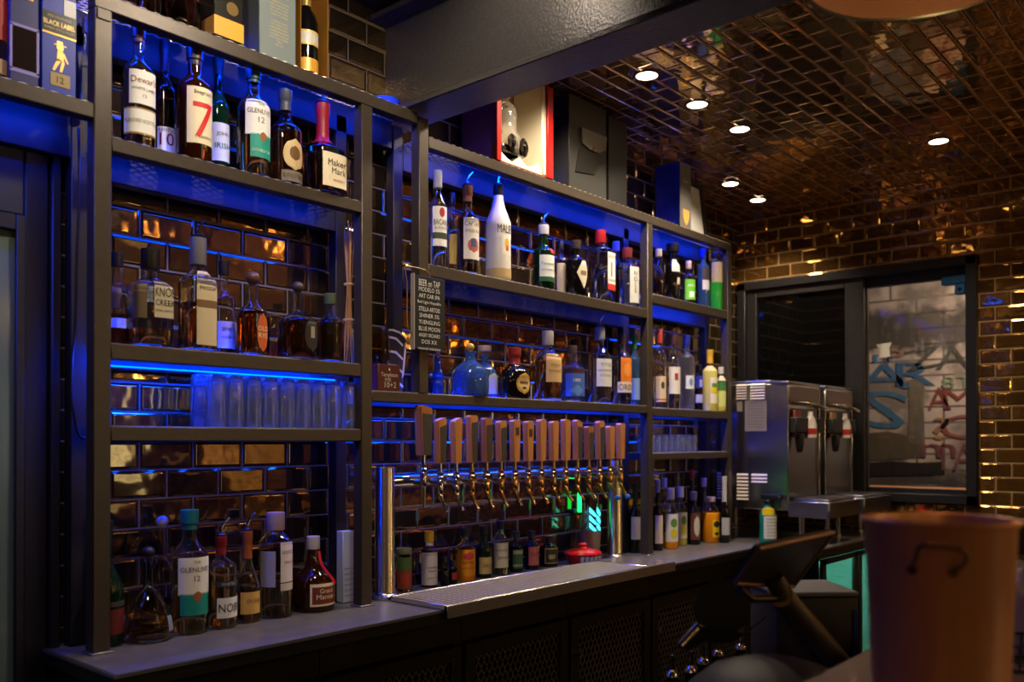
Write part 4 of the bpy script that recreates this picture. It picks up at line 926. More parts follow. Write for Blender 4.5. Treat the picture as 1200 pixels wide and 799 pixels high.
# on top of the units
gp = 'bottles and boxes on top of the left unit'
bottle('whisky_bottle', 'amber bottle at the top edge of the left unit, leftmost there', 176, 30, -95, 2.16, LT, .62, .8, .38, glass='clear', liq=('amber', .6), cap=('screw', K), group=gp, labels=[lab((.3, .6), (150, 120, 60), 0, 120)])
bottle('cognac_bottle', 'broad dark amber bottle at the top edge beside the yellow-banded box', 212, 42, -80, 2.165, LT, .55, .72, .34, glass='clear', liq=('pink', .4), cap=('ball', (160, 110, 60)), hc=.88, group=gp, labels=[lab((.3, .55), (60, 30, 20), 0, 100)])
gl = 'boxed bottles on the shelf over the door'
bottle('whisky_bottle', 'red-amber bottle at the far left edge of the over-door shelf', -8, 40, -60, 2.17, LS, .62, .78, .38, glass='clear', liq=('pink', .7), cap=('screw', K), group=gl, labels=[lab((.3, .6), (140, 30, 26), 10, 120), lab((.05, .16), (150, 120, 90), 10, 120)])
bottle('vodka_bottle', 'thin clear bottle between the black-label box and the left post', 100, 11, 22, 2.2, LS, .5, .66, .5, glass='clear', liq=('water', .5), cap=('screw', (60, 56, 60)), group=gl)
# ------------------------------------------------------------------ boxes and odd things
def carton(name, label, cat, x0, x1, y0, y1, z0, z1, m, bev=.002, group=None, rz=0):
    t = root(name, label, cat, ((x0 + x1) / 2, (y0 + y1) / 2, z0), R(rz), group)
    w, d, h = (x1 - x0) / 2, (y1 - y0) / 2, z1 - z0
    MB().box((-w, -d, .0005), (w, d, h), bev).build('carton', m, t)
    return t, w, d, h
def face(t, name, x0, x1, z0, z1, y, m, th=.0008):
    return MB().box((x0, y - th, z0), (x1, y + .0005, z1)).build(name, m, t)
def ftext(par, s, x, z, h, y, m, wmax=None, name='lettering'):
    mb = MB(); flat_text(mb, s, (x, y, z), (1, 0, 0), (0, 0, 1), h, wmax); return mb.build(name, m, par, 0)
def xr(u0, u1, Y): return onY(u0, HZ, Y).x, onY(u1, HZ, Y).x

# over the door: two boxed whiskies
x0, x1 = xr(47, 88, 2.115)
t, w, d, h = carton('whisky_gift_box', 'blue-lit whisky gift box with black and gold label band and gold figure', 'gift box', x0, x1, 2.115, 2.205, LS, LS + .30, mat('deep_blue_carton', (16, 40, 150), .4), group=gl)
f = face(t, 'label_band', -w + .001, w - .001, .135, .185, -d, cm((16, 14, 14), .3)); face(t, 'gold_line', -w + .001, w - .001, .133, .137, -d - .0004, cm((200, 160, 80), .3, .8))
ftext(f, 'BLACK LABEL', 0, .160, .011, -d - .0012, cm((214, 184, 110), .3, .5), w * 1.8); ftext(f, 'BLENDED SCOTCH WHISKY', 0, .147, .005, -d - .0012, cm((190, 170, 120), .3), w * 1.7); ftext(f, 'OLD HIGHLAND', 0, .175, .005, -d - .0012, cm((190, 170, 120), .3), w * 1.4)
st = MB(); st.box((-w * .5, -d - .0012, .018), (w * .62, -d, .048)); st.build('age_plate', cm((150, 128, 70), .4), t)
ftext(t, '12', w * .06, .033, .014, -d - .002, cm((30, 26, 20), .4))
fg = MB()
for poly in ([(0, .052), (.006, .052), (.012, .075), (.006, .08)], [(-.016, .052), (-.010, .052), (.004, .078), (-.004, .082)], [(-.006, .076), (.010, .078), (.008, .100), (-.004, .100)], [(-.002, .099), (.004, .099), (.009, .104), (.009, .111), (-.006, .111), (-.006, .104)], [(.008, .09), (.018, .074), (.02, .076), (.01, .098)], [(-.012, .1115), (.015, .1115), (.015, .1135), (.008, .1135), (.007, .122), (-.005, .122), (-.006, .1135), (-.012, .1135)]):
    fg.prism(poly, -d - .0014, -d)
fg.build('gold_figure', cm((226, 186, 110), .3, .6), t)
face(t, 'price_sticker', w * .25, w * .95, .185, .222, -d - .001, cm((206, 206, 210), .5))
x0, x1 = xr(9.5, 44, 2.12)
t, w, d, h = carton('whisky_gift_box', 'dark window gift box with violet-white border left of the gold-figure box', 'gift box', x0, x1, 2.12, 2.205, LS, LS + .29, mat('indigo_carton', (26, 30, 96), .4), group=gl)
for a, b in (((-w, .026), (w, .034)), ((-w, .128), (w, .134)), ((-w, .03), (-w + .005, .132)), ((w - .005, .03), (w, .132))): face(t, 'window_border', a[0], b[0], a[1], b[1], -d - .0002, cm((130, 120, 190), .35))
face(t, 'window', -w + .006, w - .006, .036, .127, -d, cm((34, 24, 24), .1)); face(t, 'gold_line', -w * .6, w * .6, .195, .2, -d, cm((200, 160, 80), .3, .6))

# on the left unit
x0, x1 = xr(250, 284, 2.13)
t, w, d, h = carton('whisky_gift_box', 'dark green gift box with orange-yellow band at the top of the left unit', 'gift box', x0, x1, 2.13, 2.22, LT, LT + .30, mat('dark_green_carton', (26, 26, 18), .25, coat=.3), group=gp)
f = face(t, 'label_band', -w - .0012, w + .0008, .018, .068, -d - .0006, cm((226, 156, 42), .4)); MB().box((-w - .001, -d, .018), (-w + .001, d * .4, .068)).build('label_band', cm((226, 156, 42), .4), t)
MB().cyl((.01, -d - .001, .1), (.01, -d + .0, .1), .018).build('seal', cm((120, 96, 50), .3, .4), t)
x0, x1 = xr(303, 346, 2.118)
t, w, d, h = carton('whisky_gift_box', 'tall blue-grey gift box printed with lines of small gold text', 'gift box', x0, x1, 2.118, 2.20, LT, LT + .31, mat('blue_grey_carton', (112, 122, 122), .45), group=gp)
lines = ['THE SPIRIT IS DRAWN', 'SLOWLY FROM THE STILL', 'AND LEFT TO REST', 'IN OAK FOR MANY', 'YEARS BY THE SEA', '', 'A GENTLE SMOKE', 'WITH HONEY, SPICE', 'AND DRIED FRUIT', 'A LONG WARM FINISH', 'NATURAL COLOUR', 'NOT CHILL FILTERED', '700ml', '43% VOL']
mb = MB()
for i, s in enumerate(lines):
    if s: flat_text(mb, s, (.004, -d - .0008, .165 - i * .0092), (1, 0, 0), (0, 0, 1), .0048, w * 1.05)
mb.build('lettering', cm((196, 180, 140), .45), t, 0)
x0, x1 = xr(350, 383, 2.125)
t = root('bottle_display_box', 'black bottle with gold bands in an open-fronted gold-lined box', 'gift box', ((x0 + x1) / 2, 2.16, LT), 0, gp)
w = (x1 - x0) / 2; b = MB(); b.box((-w, -.04, .0005), (w, .045, .006)); b.box((-w, .04, 0.006), (w, .045, .31)); b.box((-w, -.04, .006), (-w + .003, .045, .31)); b.box((w - .004, -.04, .006), (w, .045, .31)); b.box((-w, -.04, .304), (w, .045, .31))
b.build('box_shell', mat('gold_brown_card', (150, 104, 40), .3, .3), t)
bb = MB(); rr = w * .72
bb.lathe([(0, .007), (rr * .96, .007), (rr, .012), (rr, .16), (rr * .8, .185), (rr * .42, .205), (rr * .38, .26), (0, .262)], 28, (-.002, .0, 0)); bo = bb.build('black_bottle', M['blk_g'], t)
bc = MB()
for za, zb_, c in ((.012, .050, (220, 160, 60)), (.125, .131, (220, 180, 90)), (.088, .094, (220, 180, 90))):
    q = MB(); q.lathe([(rr + .0004, za), (rr + .001, za), (rr + .001, zb_), (rr + .0004, zb_)], 28, (-.002, 0, 0), closed=True); q.build('gold_band', cm(c, .35, .2), bo)
q = MB(); q.lathe([(rr + .0004, .094), (rr + .0008, .094), (rr + .0008, .125), (rr + .0004, .125)], 28, (-.002, 0, 0), closed=True); q.build('white_label', cm((190, 186, 176), .45), bo)
q = MB(); q.lathe([(0, .21), (rr * .45, .21), (rr * .45, .262), (0, .263)], 20, (-.002, 0, 0)); q.build('gold_cap', cm((220, 190, 110), .25, .7), bo)
# blue glass bowl
p = onY(449, 118, 2.19); bw = MB(); z = LT
bw.lathe([(0, 0), (.026, 0), (.03, .003), (.044, .018), (.053, .034), (.0505, .034), (.042, .019), (.028, .006), (0, .005)], 36)
tag(bw.build('glass_bowl', mat('blue_bowl', (70, 110, 220), .08, 0, .5), None, 50, (p.x, 2.185, z)), 'shallow blue bowl on top rail where the two units meet', 'bowl')

# red-edged open display box with an ornate decanter
x0, x1 = xr(581, 647, 2.105); zt = .375
t = root('display_gift_box', 'brown gift box standing open with red edges and cream lining', 'gift box', ((x0 + x1) / 2, 2.19, RT), 0, 'boxes on top of the right unit')
w = (x1 - x0) / 2; b = MB()
b.box((-w, -.085, .0005), (-w + .006, .09, zt)); b.box((-w, .084, .0005), (w, .09, zt)); b.box((w - .006, -.085, .0005), (w, .09, zt)); b.box((-w, -.085, zt - .006), (w, .09, zt)); b.box((-w, -.085, .0005), (w, .09, .006))
b.build('box_shell', mat('maroon_box', (122, 60, 44), .4, noise=.2, nscale=20), t)
e = MB(); e.box((-w - .001, -.092, .0005), (-w + .024, -.083, zt), .002); e.box((w - .034, -.092, .0005), (w + .001, -.083, zt), .002); e.box((-w, -.092, zt - .03), (w, -.083, zt), .002)
e.build('red_edge', mat('red_lacquer', (190, 28, 26), .35), t)
li = MB(); li.box((-w + .007, .07, .008), (w - .007, .083, zt - .008)); li.box((w - .05, -.08, .008), (w - .0065, .07, zt - .008), .006); li.box((-w + .0065, -.08, .008), (-w + .016, .07, zt - .008))
n = 14; poly = [(-w + .016, .008)] + [(-w + .016 + (2 * w - .066) * k / n, .03 + .018 * math.sin(k * 1.1) * (1 if k % 2 else .4)) for k in range(n + 1)] + [(w - .05, .008)]
li.prism(poly, -.075, .07)
li.build('cream_lining', mat('cream_satin', (244, 234, 206), .5), t)
dc = root('ornate_decanter', 'ornate clear decanter with gold stopper inside the red-edged display box', 'bottle', ((x0 + x1) / 2 - .045, 2.165, RT + .052))
q = MB(); q.lathe([(0, 0), (.05, 0), (.058, .008), (.062, .04), (.058, .07), (.047, .085), (.043, .12), (.046, .15), (.042, .175), (.028, .195), (.018, .203), (.016, .222), (0, .222)], 32); q.build('glass', mat('smoky_crystal', (214, 208, 200), .04, 0, .85), dc)
q = MB(); q.lathe([(0, .22), (.022, .22), (.024, .226), (.018, .24), (.026, .252), (.026, .27), (.016, .286), (0, .29)], 24); q.build('stopper', M['brass'], dc)
q = MB()
for sx in (-.02, .045):
    q.lathe([(0, 0), (.03, 0), (.034, .006), (.022, .012), (.016, .008), (.010, .016), (0, .016)], 24, (sx, -.05, .034), axis=(.25, -1, 0))
q.build('rosette', mat('dark_pewter', (70, 64, 60), .2, .9), dc)
q = MB(); q.box((-.066, -.05, 0), (.072, .05, .03), .012, 2); q.build('plinth', mat('black_resin', (22, 18, 18), .15), dc)
q = MB(); q.tube(smooth_path([Vector(v) for v in ((-.044, -.02, .07), (-.066, -.025, .11), (-.05, -.03, .16), (-.012, -.03, .176), (.02, -.03, .15))]), .008, 10); q.build('crystal_scroll', G['clear'], dc)

# black hinged gift box with a pouch flap
x0, x1 = xr(667, 711, 2.112)
t, w, d, h = carton('gift_box', 'tall matte black gift box with folded flap and gold stud', 'gift box', x0, x1, 2.112, 2.22, RT, RT + .372, mat('black_linen_card', (44, 44, 42), .5), group='boxes on top of the right unit')
fl = MB(); fl.prism([(-w * .45, .252), (w * .92, .256), (w * .86, .20), (w * .5, .178), (.0, .176), (-w * .38, .19)], -d - .010, -d); fl.build('flap', mat('grey_flap', (104, 98, 88), .4), t)
fl = MB(); fl.prism([(-w * .7, .07), (w * .3, .085), (w * .55, .13), (w * .9, .15), (w * .9, .165), (w * .5, .176), (-w * .35, .186), (-w * .55, .15)], -d - .004, -d); fl.build('pouch', mat('black_leather', (24, 23, 22), .4), t)
MB().cyl((w * .16, -d - .013, .186), (w * .16, -d - .009, .186), .0075).build('stud', M['brass'], t)
x0, x1 = xr(713.5, 735, 2.115)
carton('gift_box', 'narrow plain black box right of the box with the gold stud', 'gift box', x0, x1, 2.115, 2.24, RT, RT + .36, mat('black_card', (24, 24, 24), .5), group='boxes on top of the right unit')
x0, x1 = xr(797, 810, 2.113)
t, w, d, h = carton('champagne_box', 'dark navy champagne box with a gold shield on its front', 'gift box', x0, x1, 2.113, 2.245, RT, RT + .305, mat('navy_card', (34, 44, 86), .3, coat=.3), group='boxes on top of the right unit')
face(t, 'grey_front', -w + .001, w - .001, .002, .302, -d, cm((104, 100, 96), .4))
sh = MB(); sh.prism([(-w * .5, .088), (w * .62, .088), (w * .62, .055), (w * .4, .03), (w * .06, .012), (-w * .3, .03), (-w * .5, .055)], -d - .003, -d); sh.build('gold_shield', cm((222, 178, 96), .35, .3), t)
ftext(t, 'Dom', .0, .22, .014, -d - .002, cm((206, 200, 180), .4), w * 1.2)
x0, x1 = xr(811, 827, 2.125)
t = root('framed_certificate', 'white sheet in a black frame leaning beside the navy box', 'frame', ((x0 + x1) / 2, 2.13, RT), 0, 'boxes on top of the right unit')
w = (x1 - x0) / 2 + .012
q = MB(); q.box((-w, 0, .001), (w + .03, .012, .27), .002); q.build('frame', M['blk_m'], t); q = MB(); q.box((-w + .002, -.002, .006), (w - .02, .002, .236)); q.build('sheet', mat('white_sheet', (190, 186, 182), .5), t)
t.rotation_euler = (R(-7), 0, 0)

# chalkboard
x0 = onY(485, HZ, 2.083).x; x1 = onY(521.5, HZ, 2.083).x; zt, zb_ = onY(485, 321, 2.083).z, onY(485, 408, 2.083).z
t = root('chalkboard', 'small black beer-list chalkboard hung on the middle post', 'chalkboard', ((x0 + x1) / 2, 2.083, zb_))
w = (x1 - x0) / 2; h = zt - zb_
MB().box((-w, 0, 0), (w, .012, h), .0015).build('board', mat('chalkboard_black', (10, 10, 10), .7), t)
e = MB(); e.box((-w - .003, -.003, -.003), (-w + .001, .013, h + .003)); e.build('edge', cm((150, 140, 130), .5), t)
mb = MB(); rows = [('BEER on TAP', .021), ('MODELO 5%', .014), ('ART CAR IPA', .013), ('Bud Light Hopadillo', .012), ('STELLA ARTOIS', .014), ('SHINER 5%', .013), ('YUENGLING', .013), ('BLUE MOON', .014), ('ANGRY ORCHARD', .012), ('DOS XX', .013), ('seasonal selections', .009)]
zz = h - .022
for s, hh in rows:
    flat_text(mb, s, (-.002, -.0008, zz), (1, 0, 0), (0, 0, 1), hh, w * (1.72 if len(s) > 14 else 1.35)); zz -= h * .089
mb.build('chalk_lettering', mat('chalk', (214, 210, 204), .8), t, 0)
q = MB(); q.tube(smooth_path([Vector(v) for v in ((-w, .004, .05), (-w - .02, .004, .056), (-w - .026, .004, .10), (-w - .024, .006, .2), (-w - .03, .008, h + .01), (-w - .016, .01, h + .024), (.0, .012, h + .02), (.01, .013, h - .01))]), .002, 8); q.build('hanger_wire', cm((150, 120, 80), .35, .7), t)
# display tap handle + dark red box
x0, x1 = xr(443, 469, 2.125); zt = onY(455, 427, 2.125).z
t, w, d, h = carton('coaster_box', 'small dark red box with white lettering below the striped bottle', 'box', x0, x1, 2.125, 2.165, RM, zt, mat('dark_red_card', (86, 36, 32), .5))
ftext(t, 'Templeton', 0, h * .6, .017, -d - .001, cm((226, 214, 200), .5), w * 1.5); ftext(t, 'RYE', -.006, h * .44, .010, -d - .001, cm((226, 214, 200), .5)); ftext(t, '10+2', .004, h * .25, .018, -d - .001, cm((226, 214, 200), .5), w * 1.4)
q = MB(); q.prism([(-.004, h * .78), (.0, h * .88), (.004, h * .78)], -d - .001, -d); q.build('emblem', cm((226, 214, 200), .5), t)
p0 = onY(462, 400, 2.19)
t = root('striped_bottle', 'curved dark bottle with pale diagonal stripes behind the red box', 'bottle', (p0.x, 2.195, RM))
q = MB(); hh = .206
q.prism([(-.032, 0.0), (.030, 0), (.034, .06), (.042, .13), (.046, .17), (.038, .19), (.018, .202), (-.012, .208), (-.03, .206), (-.034, .12)], -.012, .018); q.build('body', mat('dark_stoneware', (46, 38, 36), .35), t)
q = MB()
for k in range(4):
    z = .17 - .045 * k
    q.prism([(-.032, z + .008), (.0, z + .004), (.03, z - .016), (.032, z - .010), (.002, z + .012), (-.032, z + .014)], -.0135, -.011)
q.prism([(.034, .06), (.042, .13), (.046, .17), (.040, .168), (.036, .13), (.027, .05)], -.0135, -.011); q.prism([(-.03, .206), (-.012, .208), (.018, .202), (.038, .19), (.036, .184), (.016, .196), (-.012, .201), (-.03, .2)], -.0135, -.011)
q.build('pale_stripe', cm((190, 176, 156), .5), t)
p0 = onY(446, 400, 2.2)
q = MB(); q.lathe([(0, 0), (.02, 0), (.024, .004), (.006, .012), (.005, .07), (.022, .085), (.032, .11), (.033, .15), (.028, .19), (.0265, .19), (.031, .15), (.030, .11), (.02, .088), (0, .082)], 28)
tag(q.build('stemmed_glass', mat('honey_glass', (240, 200, 130), 0, 0, 1), None, 50, (p0.x, 2.2, RM)), 'amber-tinted stemmed glass between the two units', 'glass')
# bundle of canes + printed strip, white carton
p0 = onY(409, 420, 2.185)
t = root('cane_bundle', 'tall bundle of thin tan canes standing in the shelf corner', 'canes', (p0.x, 2.185, S3))
for k in range(14):
    a = k * .9; q = MB(); r0 = .018; tp = .012 * math.cos(a * 1.7), .012 * math.sin(a * 1.7)
    q.tube([(r0 * math.cos(a), r0 * math.sin(a), .001), (tp[0] * .5, tp[1] * .5, .22 + .01 * (k % 4)), (tp[0] * 1.4, tp[1] * 1.2, .405 + .012 * (k % 5))], .0016, 6); q.build('cane', cm((176, 128, 72), .5), t)
for pr_ in ([(.017, .14), (.019, .14), (.019, .144), (.017, .144)], [(.015, .25), (.0165, .25), (.0165, .254), (.015, .254)]):
    q = MB(); q.lathe(pr_, 20, closed=True); q.build('tie', cm((206, 176, 120), .5), t)
q = MB(); q.prism([(.0, .0), (.026, .0), (.012, .11), (-.012, .11)], -.028, -.026); pp = q.build('printed_strip', cm((170, 160, 140), .6), t)
q = MB()
for k in range(6): q.box((-.006 + .003 * (5 - k) * .6, -.0288, .012 + .016 * k), (.014 - .002 * k, -.0278, .018 + .016 * k))
q.build('print_block', cm((70, 62, 54), .6), pp)
x0, x1 = xr(402, 417, 2.19)
t, w, d, h = carton('paper_carton', 'narrow white printed carton behind the second left post', 'box', x0, x1, 2.19, 2.222, W_, onY(409, 622, 2.19).z, mat('white_card', (176, 182, 200), .6))
mb = MB()
for k in range(6): flat_text(mb, 'SERVING NOTES', (0, -d - .0008, h * (.1 + .075 * k)), (1, 0, 0), (0, 0, 1), .006, w * 1.5)
mb.build('lettering', cm((90, 92, 110), .6), t, 0)

# cup stack with teal glow strips, red bowl with cloth behind the taps
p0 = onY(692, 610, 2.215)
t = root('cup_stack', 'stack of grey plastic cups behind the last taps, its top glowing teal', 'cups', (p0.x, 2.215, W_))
q = MB(); q.lathe([(0, .0), (.034, .0), (.036, .004), (.044, .12), (.0445, .124), (0, .124)], 28); q.build('cup', mat('grey_plastic_cup', (140, 130, 128), .35), t)
q = MB(); q.lathe([(.030, .124), (.044, .124), (.049, .235), (.047, .235), (.0425, .127), (.030, .127)], 32, closed=True); q.build('clear_cup', G['clear'], t)
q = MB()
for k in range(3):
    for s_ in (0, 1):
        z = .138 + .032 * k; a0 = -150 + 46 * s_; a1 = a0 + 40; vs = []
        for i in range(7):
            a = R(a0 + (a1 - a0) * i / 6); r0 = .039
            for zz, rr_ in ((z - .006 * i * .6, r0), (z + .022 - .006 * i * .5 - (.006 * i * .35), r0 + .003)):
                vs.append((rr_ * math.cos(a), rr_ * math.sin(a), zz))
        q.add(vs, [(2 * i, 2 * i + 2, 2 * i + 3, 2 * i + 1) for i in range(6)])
q.build('teal_light_strip', emis('teal_led', (70, 230, 255), 3.2), t, 0)  # glowing strips stand in for teal light reflected on the cup
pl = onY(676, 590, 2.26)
t2 = root('green_lamp', 'small green neon tube behind the taps beside the grey cups', 'lamp', (pl.x, 2.262, CT + .2))  # added light, stands in for green reflections on column and tiles
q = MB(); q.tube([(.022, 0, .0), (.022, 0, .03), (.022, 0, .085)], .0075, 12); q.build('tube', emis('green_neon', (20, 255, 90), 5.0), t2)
q = MB(); q.box((-.012, .006, -.01), (.058, .0275, .012), .002); q.build('holder', M['blk'], t2)
p0 = onY(684, 652, 2.165)
t = root('red_bowl', 'shallow red plastic bowl with a red lid and checked paper beside the drip tray', 'bowl', (p0.x, 2.17, W_))
q = MB(); q.lathe([(0, 0), (.05, 0), (.056, .004), (.068, .03), (.073, .042), (.070, .042), (.064, .03), (.052, .007), (0, .006)], 36); q.build('bowl', mat('red_plastic', (186, 18, 26), .3), t)
q = MB(); q.lathe([(.074, .040), (.078, .042), (.074, .05), (.05, .058), (.02, .062), (.014, .07), (.018, .078), (.010, .084), (0, .084), (0, .04)], 36); q.build('lid', mat('red_plastic_lid', (196, 20, 28), .3), t)
q = MB()
for k in range(9):
    a = R(-150 + 15 * k); q.add([(.0745 * math.cos(a), .0745 * math.sin(a), .012), (.0745 * math.cos(a + .17), .0745 * math.sin(a + .17), .012), (.0775 * math.cos(a + .2), .0775 * math.sin(a + .2), .036), (.0775 * math.cos(a), .0775 * math.sin(a), .034)], [(0, 1, 2, 3)])
pz = q.build('paper', mat('checked_paper', (150, 170, 190), .6, noise=.6, nscale=90), t)

# spray bottle
t = root('spray_bottle', 'green and yellow spray bottle with white label at the end of worktop', 'spray bottle', (onY(906, 633, 1.925).x - .06, 1.925, W_))
q = MB(); q.lathe([(0, 0), (.036, 0), (.041, .004), (.041, .03), (.038, .08), (.039, .13), (.034, .155), (.018, .178), (.014, .19), (0, .19)], 32); q.build('body', mat('green_cleaner_plastic', (10, 120, 92), .3), t)
shp = Shape(.19, .0395, [(0, 1), (1, 1)], 2, 1, 1)
lo = patch(shp, -92, 22, .12, .70, .0022).build('label', cm((206, 206, 196), .5), t)
for k in range(6):
    mb = bend_text(shp, 'CLEANER RINSE', -35, .2 + .085 * k, .007, .055, .0034); mb.build('lettering', cm((80, 84, 80), .5), lo, 0)
q = patch(shp, -110, -10, .72, .93, -.002, 'arch'); q.build('yellow_patch', cm((236, 206, 30), .4), t)
q = MB(); q.lathe([(0, .188), (.018, .188), (.018, .206), (.012, .212), (0, .212)], 20); q.box((-.014, -.055, .21), (.014, .03, .238), .005, 2); q.prism([(-.04, .212), (-.03, .212), (-.026, .19), (-.034, .165), (-.040, .167), (-.034, .19)], -.006, .006, 'yz'); q.cyl((0, -.055, .224), (0, -.068, .224), .007, seg=14); q.build('trigger_head', M['blk'], t)

# ------------------------------------------------------------------ frozen drink machines
def machine(x, label):
    t = root('frozen_drink_machine', label, 'drink machine', (x, 1.835, CT), 0, 'frozen drink machines')
    W2, D, z0, z1 = .40, .60, .16, .785
    b = MB(); b.box((0, .0, z0), (.012, D, z1), .003); b.box((W2 - .012, 0, z0), (W2, D, z1), .003); b.box((.012, D - .012, z0), (W2 - .012, D, z1)); b.box((.012, .0, z1 - .012), (W2 - .012, D, z1)); b.box((.012, 0, z0), (W2 - .012, D, z0 + .012))
    b.box((.012, .03, z0 + .012), (W2 - .012, .045, z1 - .012))
    b.build('housing', M['stainless'], t)
    l = MB(); l.box((.02, .10, z1), (W2 - .02, D - .03, z1 + .022), .006, 2); l.box((-.004, -.004, z1 - .006), (W2 + .004, .09, z1 + .012), .005, 2); ld = l.build('hopper_lid', M['stainless_b'], t)
    k = MB(); k.lathe([(0, z1 + .02), (.012, z1 + .02), (.010, z1 + .03), (.018, z1 + .038), (.014, z1 + .048), (0, z1 + .05)], 18, (W2 / 2, .45, 0)); k.build('lid_knob', M['chrome'], ld)
    fp = MB(); fp.box((.014, .012, z0 + .02), (W2 - .014, .028, z0 + .38), .004); fp.build('front_panel', M['stainless_b'], t)
    hd = MB(); hd.box((.014, -.004, z1 - .10), (W2 - .014, .03, z1 - .014), .004); hd.build('header_panel', mat('header_brown', (90, 74, 66), .35, .3), t)
    gr_ = MB(); gr_.box((.03, .004, z1 - .20), (W2 - .03, .028, z1 - .12), .004); gr_.build('control_panel', M['blk'], t)
    fc = MB(); fc.box((.03, -.03, z0 + .38), (W2 - .03, .028, z0 + .46), .006); fc.build('dispense_block', M['blk_m'], t)
    c1 = MB(); c1.box((.05, -.012, .52), (.13, .0, .655), .004); c1.build('flavour_card', mat('dark_red_card_b', (110, 34, 26), .4) if x < 4.4 else mat('tan_card', (150, 110, 70), .4), t)
    c2 = MB(); c2.lathe([(0, 0), (.026, 0), (.03, .004), (.03, .07), (.022, .10), (.012, .115), (.012, .135), (0, .135)], 20, (.20, -.03, .515)); c2.build('syrup_jug', mat('pale_jug', (206, 196, 186), .35), t)
    c3 = MB(); c3.lathe([(.0304, .02), (.031, .02), (.031, .05), (.0304, .05)], 20, (.20, -.03, .515), closed=True); c3.build('jug_band', cm((170, 40, 34), .4), t)
    hl = MB(); hl.tube([(.05, .0, .70), (.11, -.06, .69), (.24, -.09, .665)], .008, 10); hl.build('lever', M['chrome'], t)
    sp = MB(); sp.lathe([(0, 0), (.012, 0), (.016, .01), (.022, .05), (.022, .09), (0, .09)], 18, (.09, -.02, .445)); sp.build('nozzle', M['blk'], t)
    # louvred vents on the side
    SX = 4.165
    def loc(u, v):
        p = onX(u, v, SX); return p.y - 1.835, p.z - CT
    for (ua, ub, va, vb, nn) in ((863.5, 875, 449, 468, 6), (880, 896.5, 448, 468, 6), (864, 877, 553, 585, 8), (881, 899, 553.5, 565, 3), (841, 853.5, 552, 584, 9)):
        (y1, zt1), (y0_, zt0), (_, zb1) = loc(ua, va), loc(ub, va), loc(ua, vb)
        zt1 = (zt1 + zt0) / 2; pit = (zt1 - zb1) / nn
        v = MB()
        for i in range(nn):
            z = zb1 + pit * i; v.prism([(-.010, z), (-.0005, z), (-.0005, z + pit * .62), (-.002, z + pit * .62)], min(y0_, y1), max(y0_, y1), 'xz')
        v.build('louvre', mat('louvre_edge', (226, 216, 200), .35, .3), t)
    (y1, zt1), (y0_, zb1) = loc(873, 469.5), loc(898.5, 505)
    n1 = MB(); n1.box((-.0012, y0_, zb1), (.0, y1, zt1)); nl = n1.build('spec_label', mat('spec_sheet', (128, 120, 112), .5), t)
    mb = MB()
    for i in range(9): flat_text(mb, 'CAUTION ELECTRICAL RATING', (-.002, (y0_ + y1) / 2, zt1 - .012 - (zt1 - zb1) * .1 * i), (0, -1, 0), (0, 0, 1), .006, (y1 - y0_) * .8)
    mb.build('lettering', cm((70, 66, 60), .5), nl, 0)
    (y1, zt1), (y0_, zb1) = loc(863.5, 470), loc(870, 482)
    MB().box((-.0012, y0_, zb1), (.0, y1, zt1)).build('rating_label', mat('rating_label', (128, 120, 112), .5), t)
    # drip tray on its own bracket
    dtray = MB(); dtray.box((.0, -.20, z0 + .03), (W2, .0, z0 + .045), .003); dtray.box((0, -.205, z0 - .03), (W2, -.195, z0 + .048), .003); dtray.box((-.002, -.2, z0 - .03), (.008, 0, z0 + .048), .003); dtray.box((W2 - .008, -.2, z0 - .03), (W2, 0, z0 + .048), .003)
    dtray.box((.03, -.19, z0 + .046), (W2 - .03, -.01, z0 + .062), .006, 2)
    dtray.build('drip_tray', M['stainless_b'], t)
    for lx in (.04, W2 - .04):
        for ly in (-.05, D - .06):
            lg = MB(); lg.lathe([(0, .0008), (.02, .0008), (.02, .012), (.014, .018), (.014, z0 - (.03 if ly < 0 else 0)), (0, z0 - (.03 if ly < 0 else 0))], 18, (lx, ly, 0)); lg.build('leg', M['stainless'], t)
    return t
machine(4.165, 'steel frozen drink machine nearer the shelving, louvred side and label showing')
machine(4.63, 'steel frozen drink machine standing next to the window frame')

# ------------------------------------------------------------------ window bits
t = root('clamp_bracket', 'blue clamp bracket at the top right corner of the window', 'bracket', (XE + .02, 1.30, onX(1120, 333, XE).z))
q = MB(); q.box((-.03, -.045, .0), (.02, .085, .045), .005); q.box((-.03, -.03, -.055), (.02, .02, .0), .005); q.build('bracket', mat('blue_bracket', (36, 104, 160), .45), t)
q = MB(); q.cyl((-.032, -.005, -.03), (-.026, -.005, -.03), .01); q.build('screw', M['chrome'], t)
p0 = onX(1036, 410, XE + .044)
t = tag(MB().prism([(p0.y + .042, .034), (p0.y - .042, .04), (p0.y - .028, .008), (p0.y - .034, -.04), (p0.y + .028, -.044), (p0.y + .026, .004)], XE + .0435, XE + .0446, 'yz').build('paper_scrap', cm((206, 196, 180), .6), None, 0, (0, 0, p0.z)), 'scrap of white paper stuck on the window glass', 'paper')

# ------------------------------------------------------------------ front bar and what stands on it
BZ = ZC - .38
fb = root('front_bar', 'wooden bar top crossing the lower right foreground', 'bar', (0, 0, 0))
q = MB(); q.box((-1.5, -.12, BZ - .045), (4.6, .58, BZ), .006, 2); q.build('bar_top', M['bar_wood'], fb)
q = MB(); q.box((-1.45, .0, 0), (4.55, .30, BZ - .046)); q.build('bar_front', M['bar_dark'], fb)
q = MB(); q.box((-1.45, .301, .55), (4.55, .78, .58), .003); q.box((-1.45, .301, .12), (4.55, .72, .14)); q.build('inner_ledge', M['black_steel'], fb)
IZ = .5805
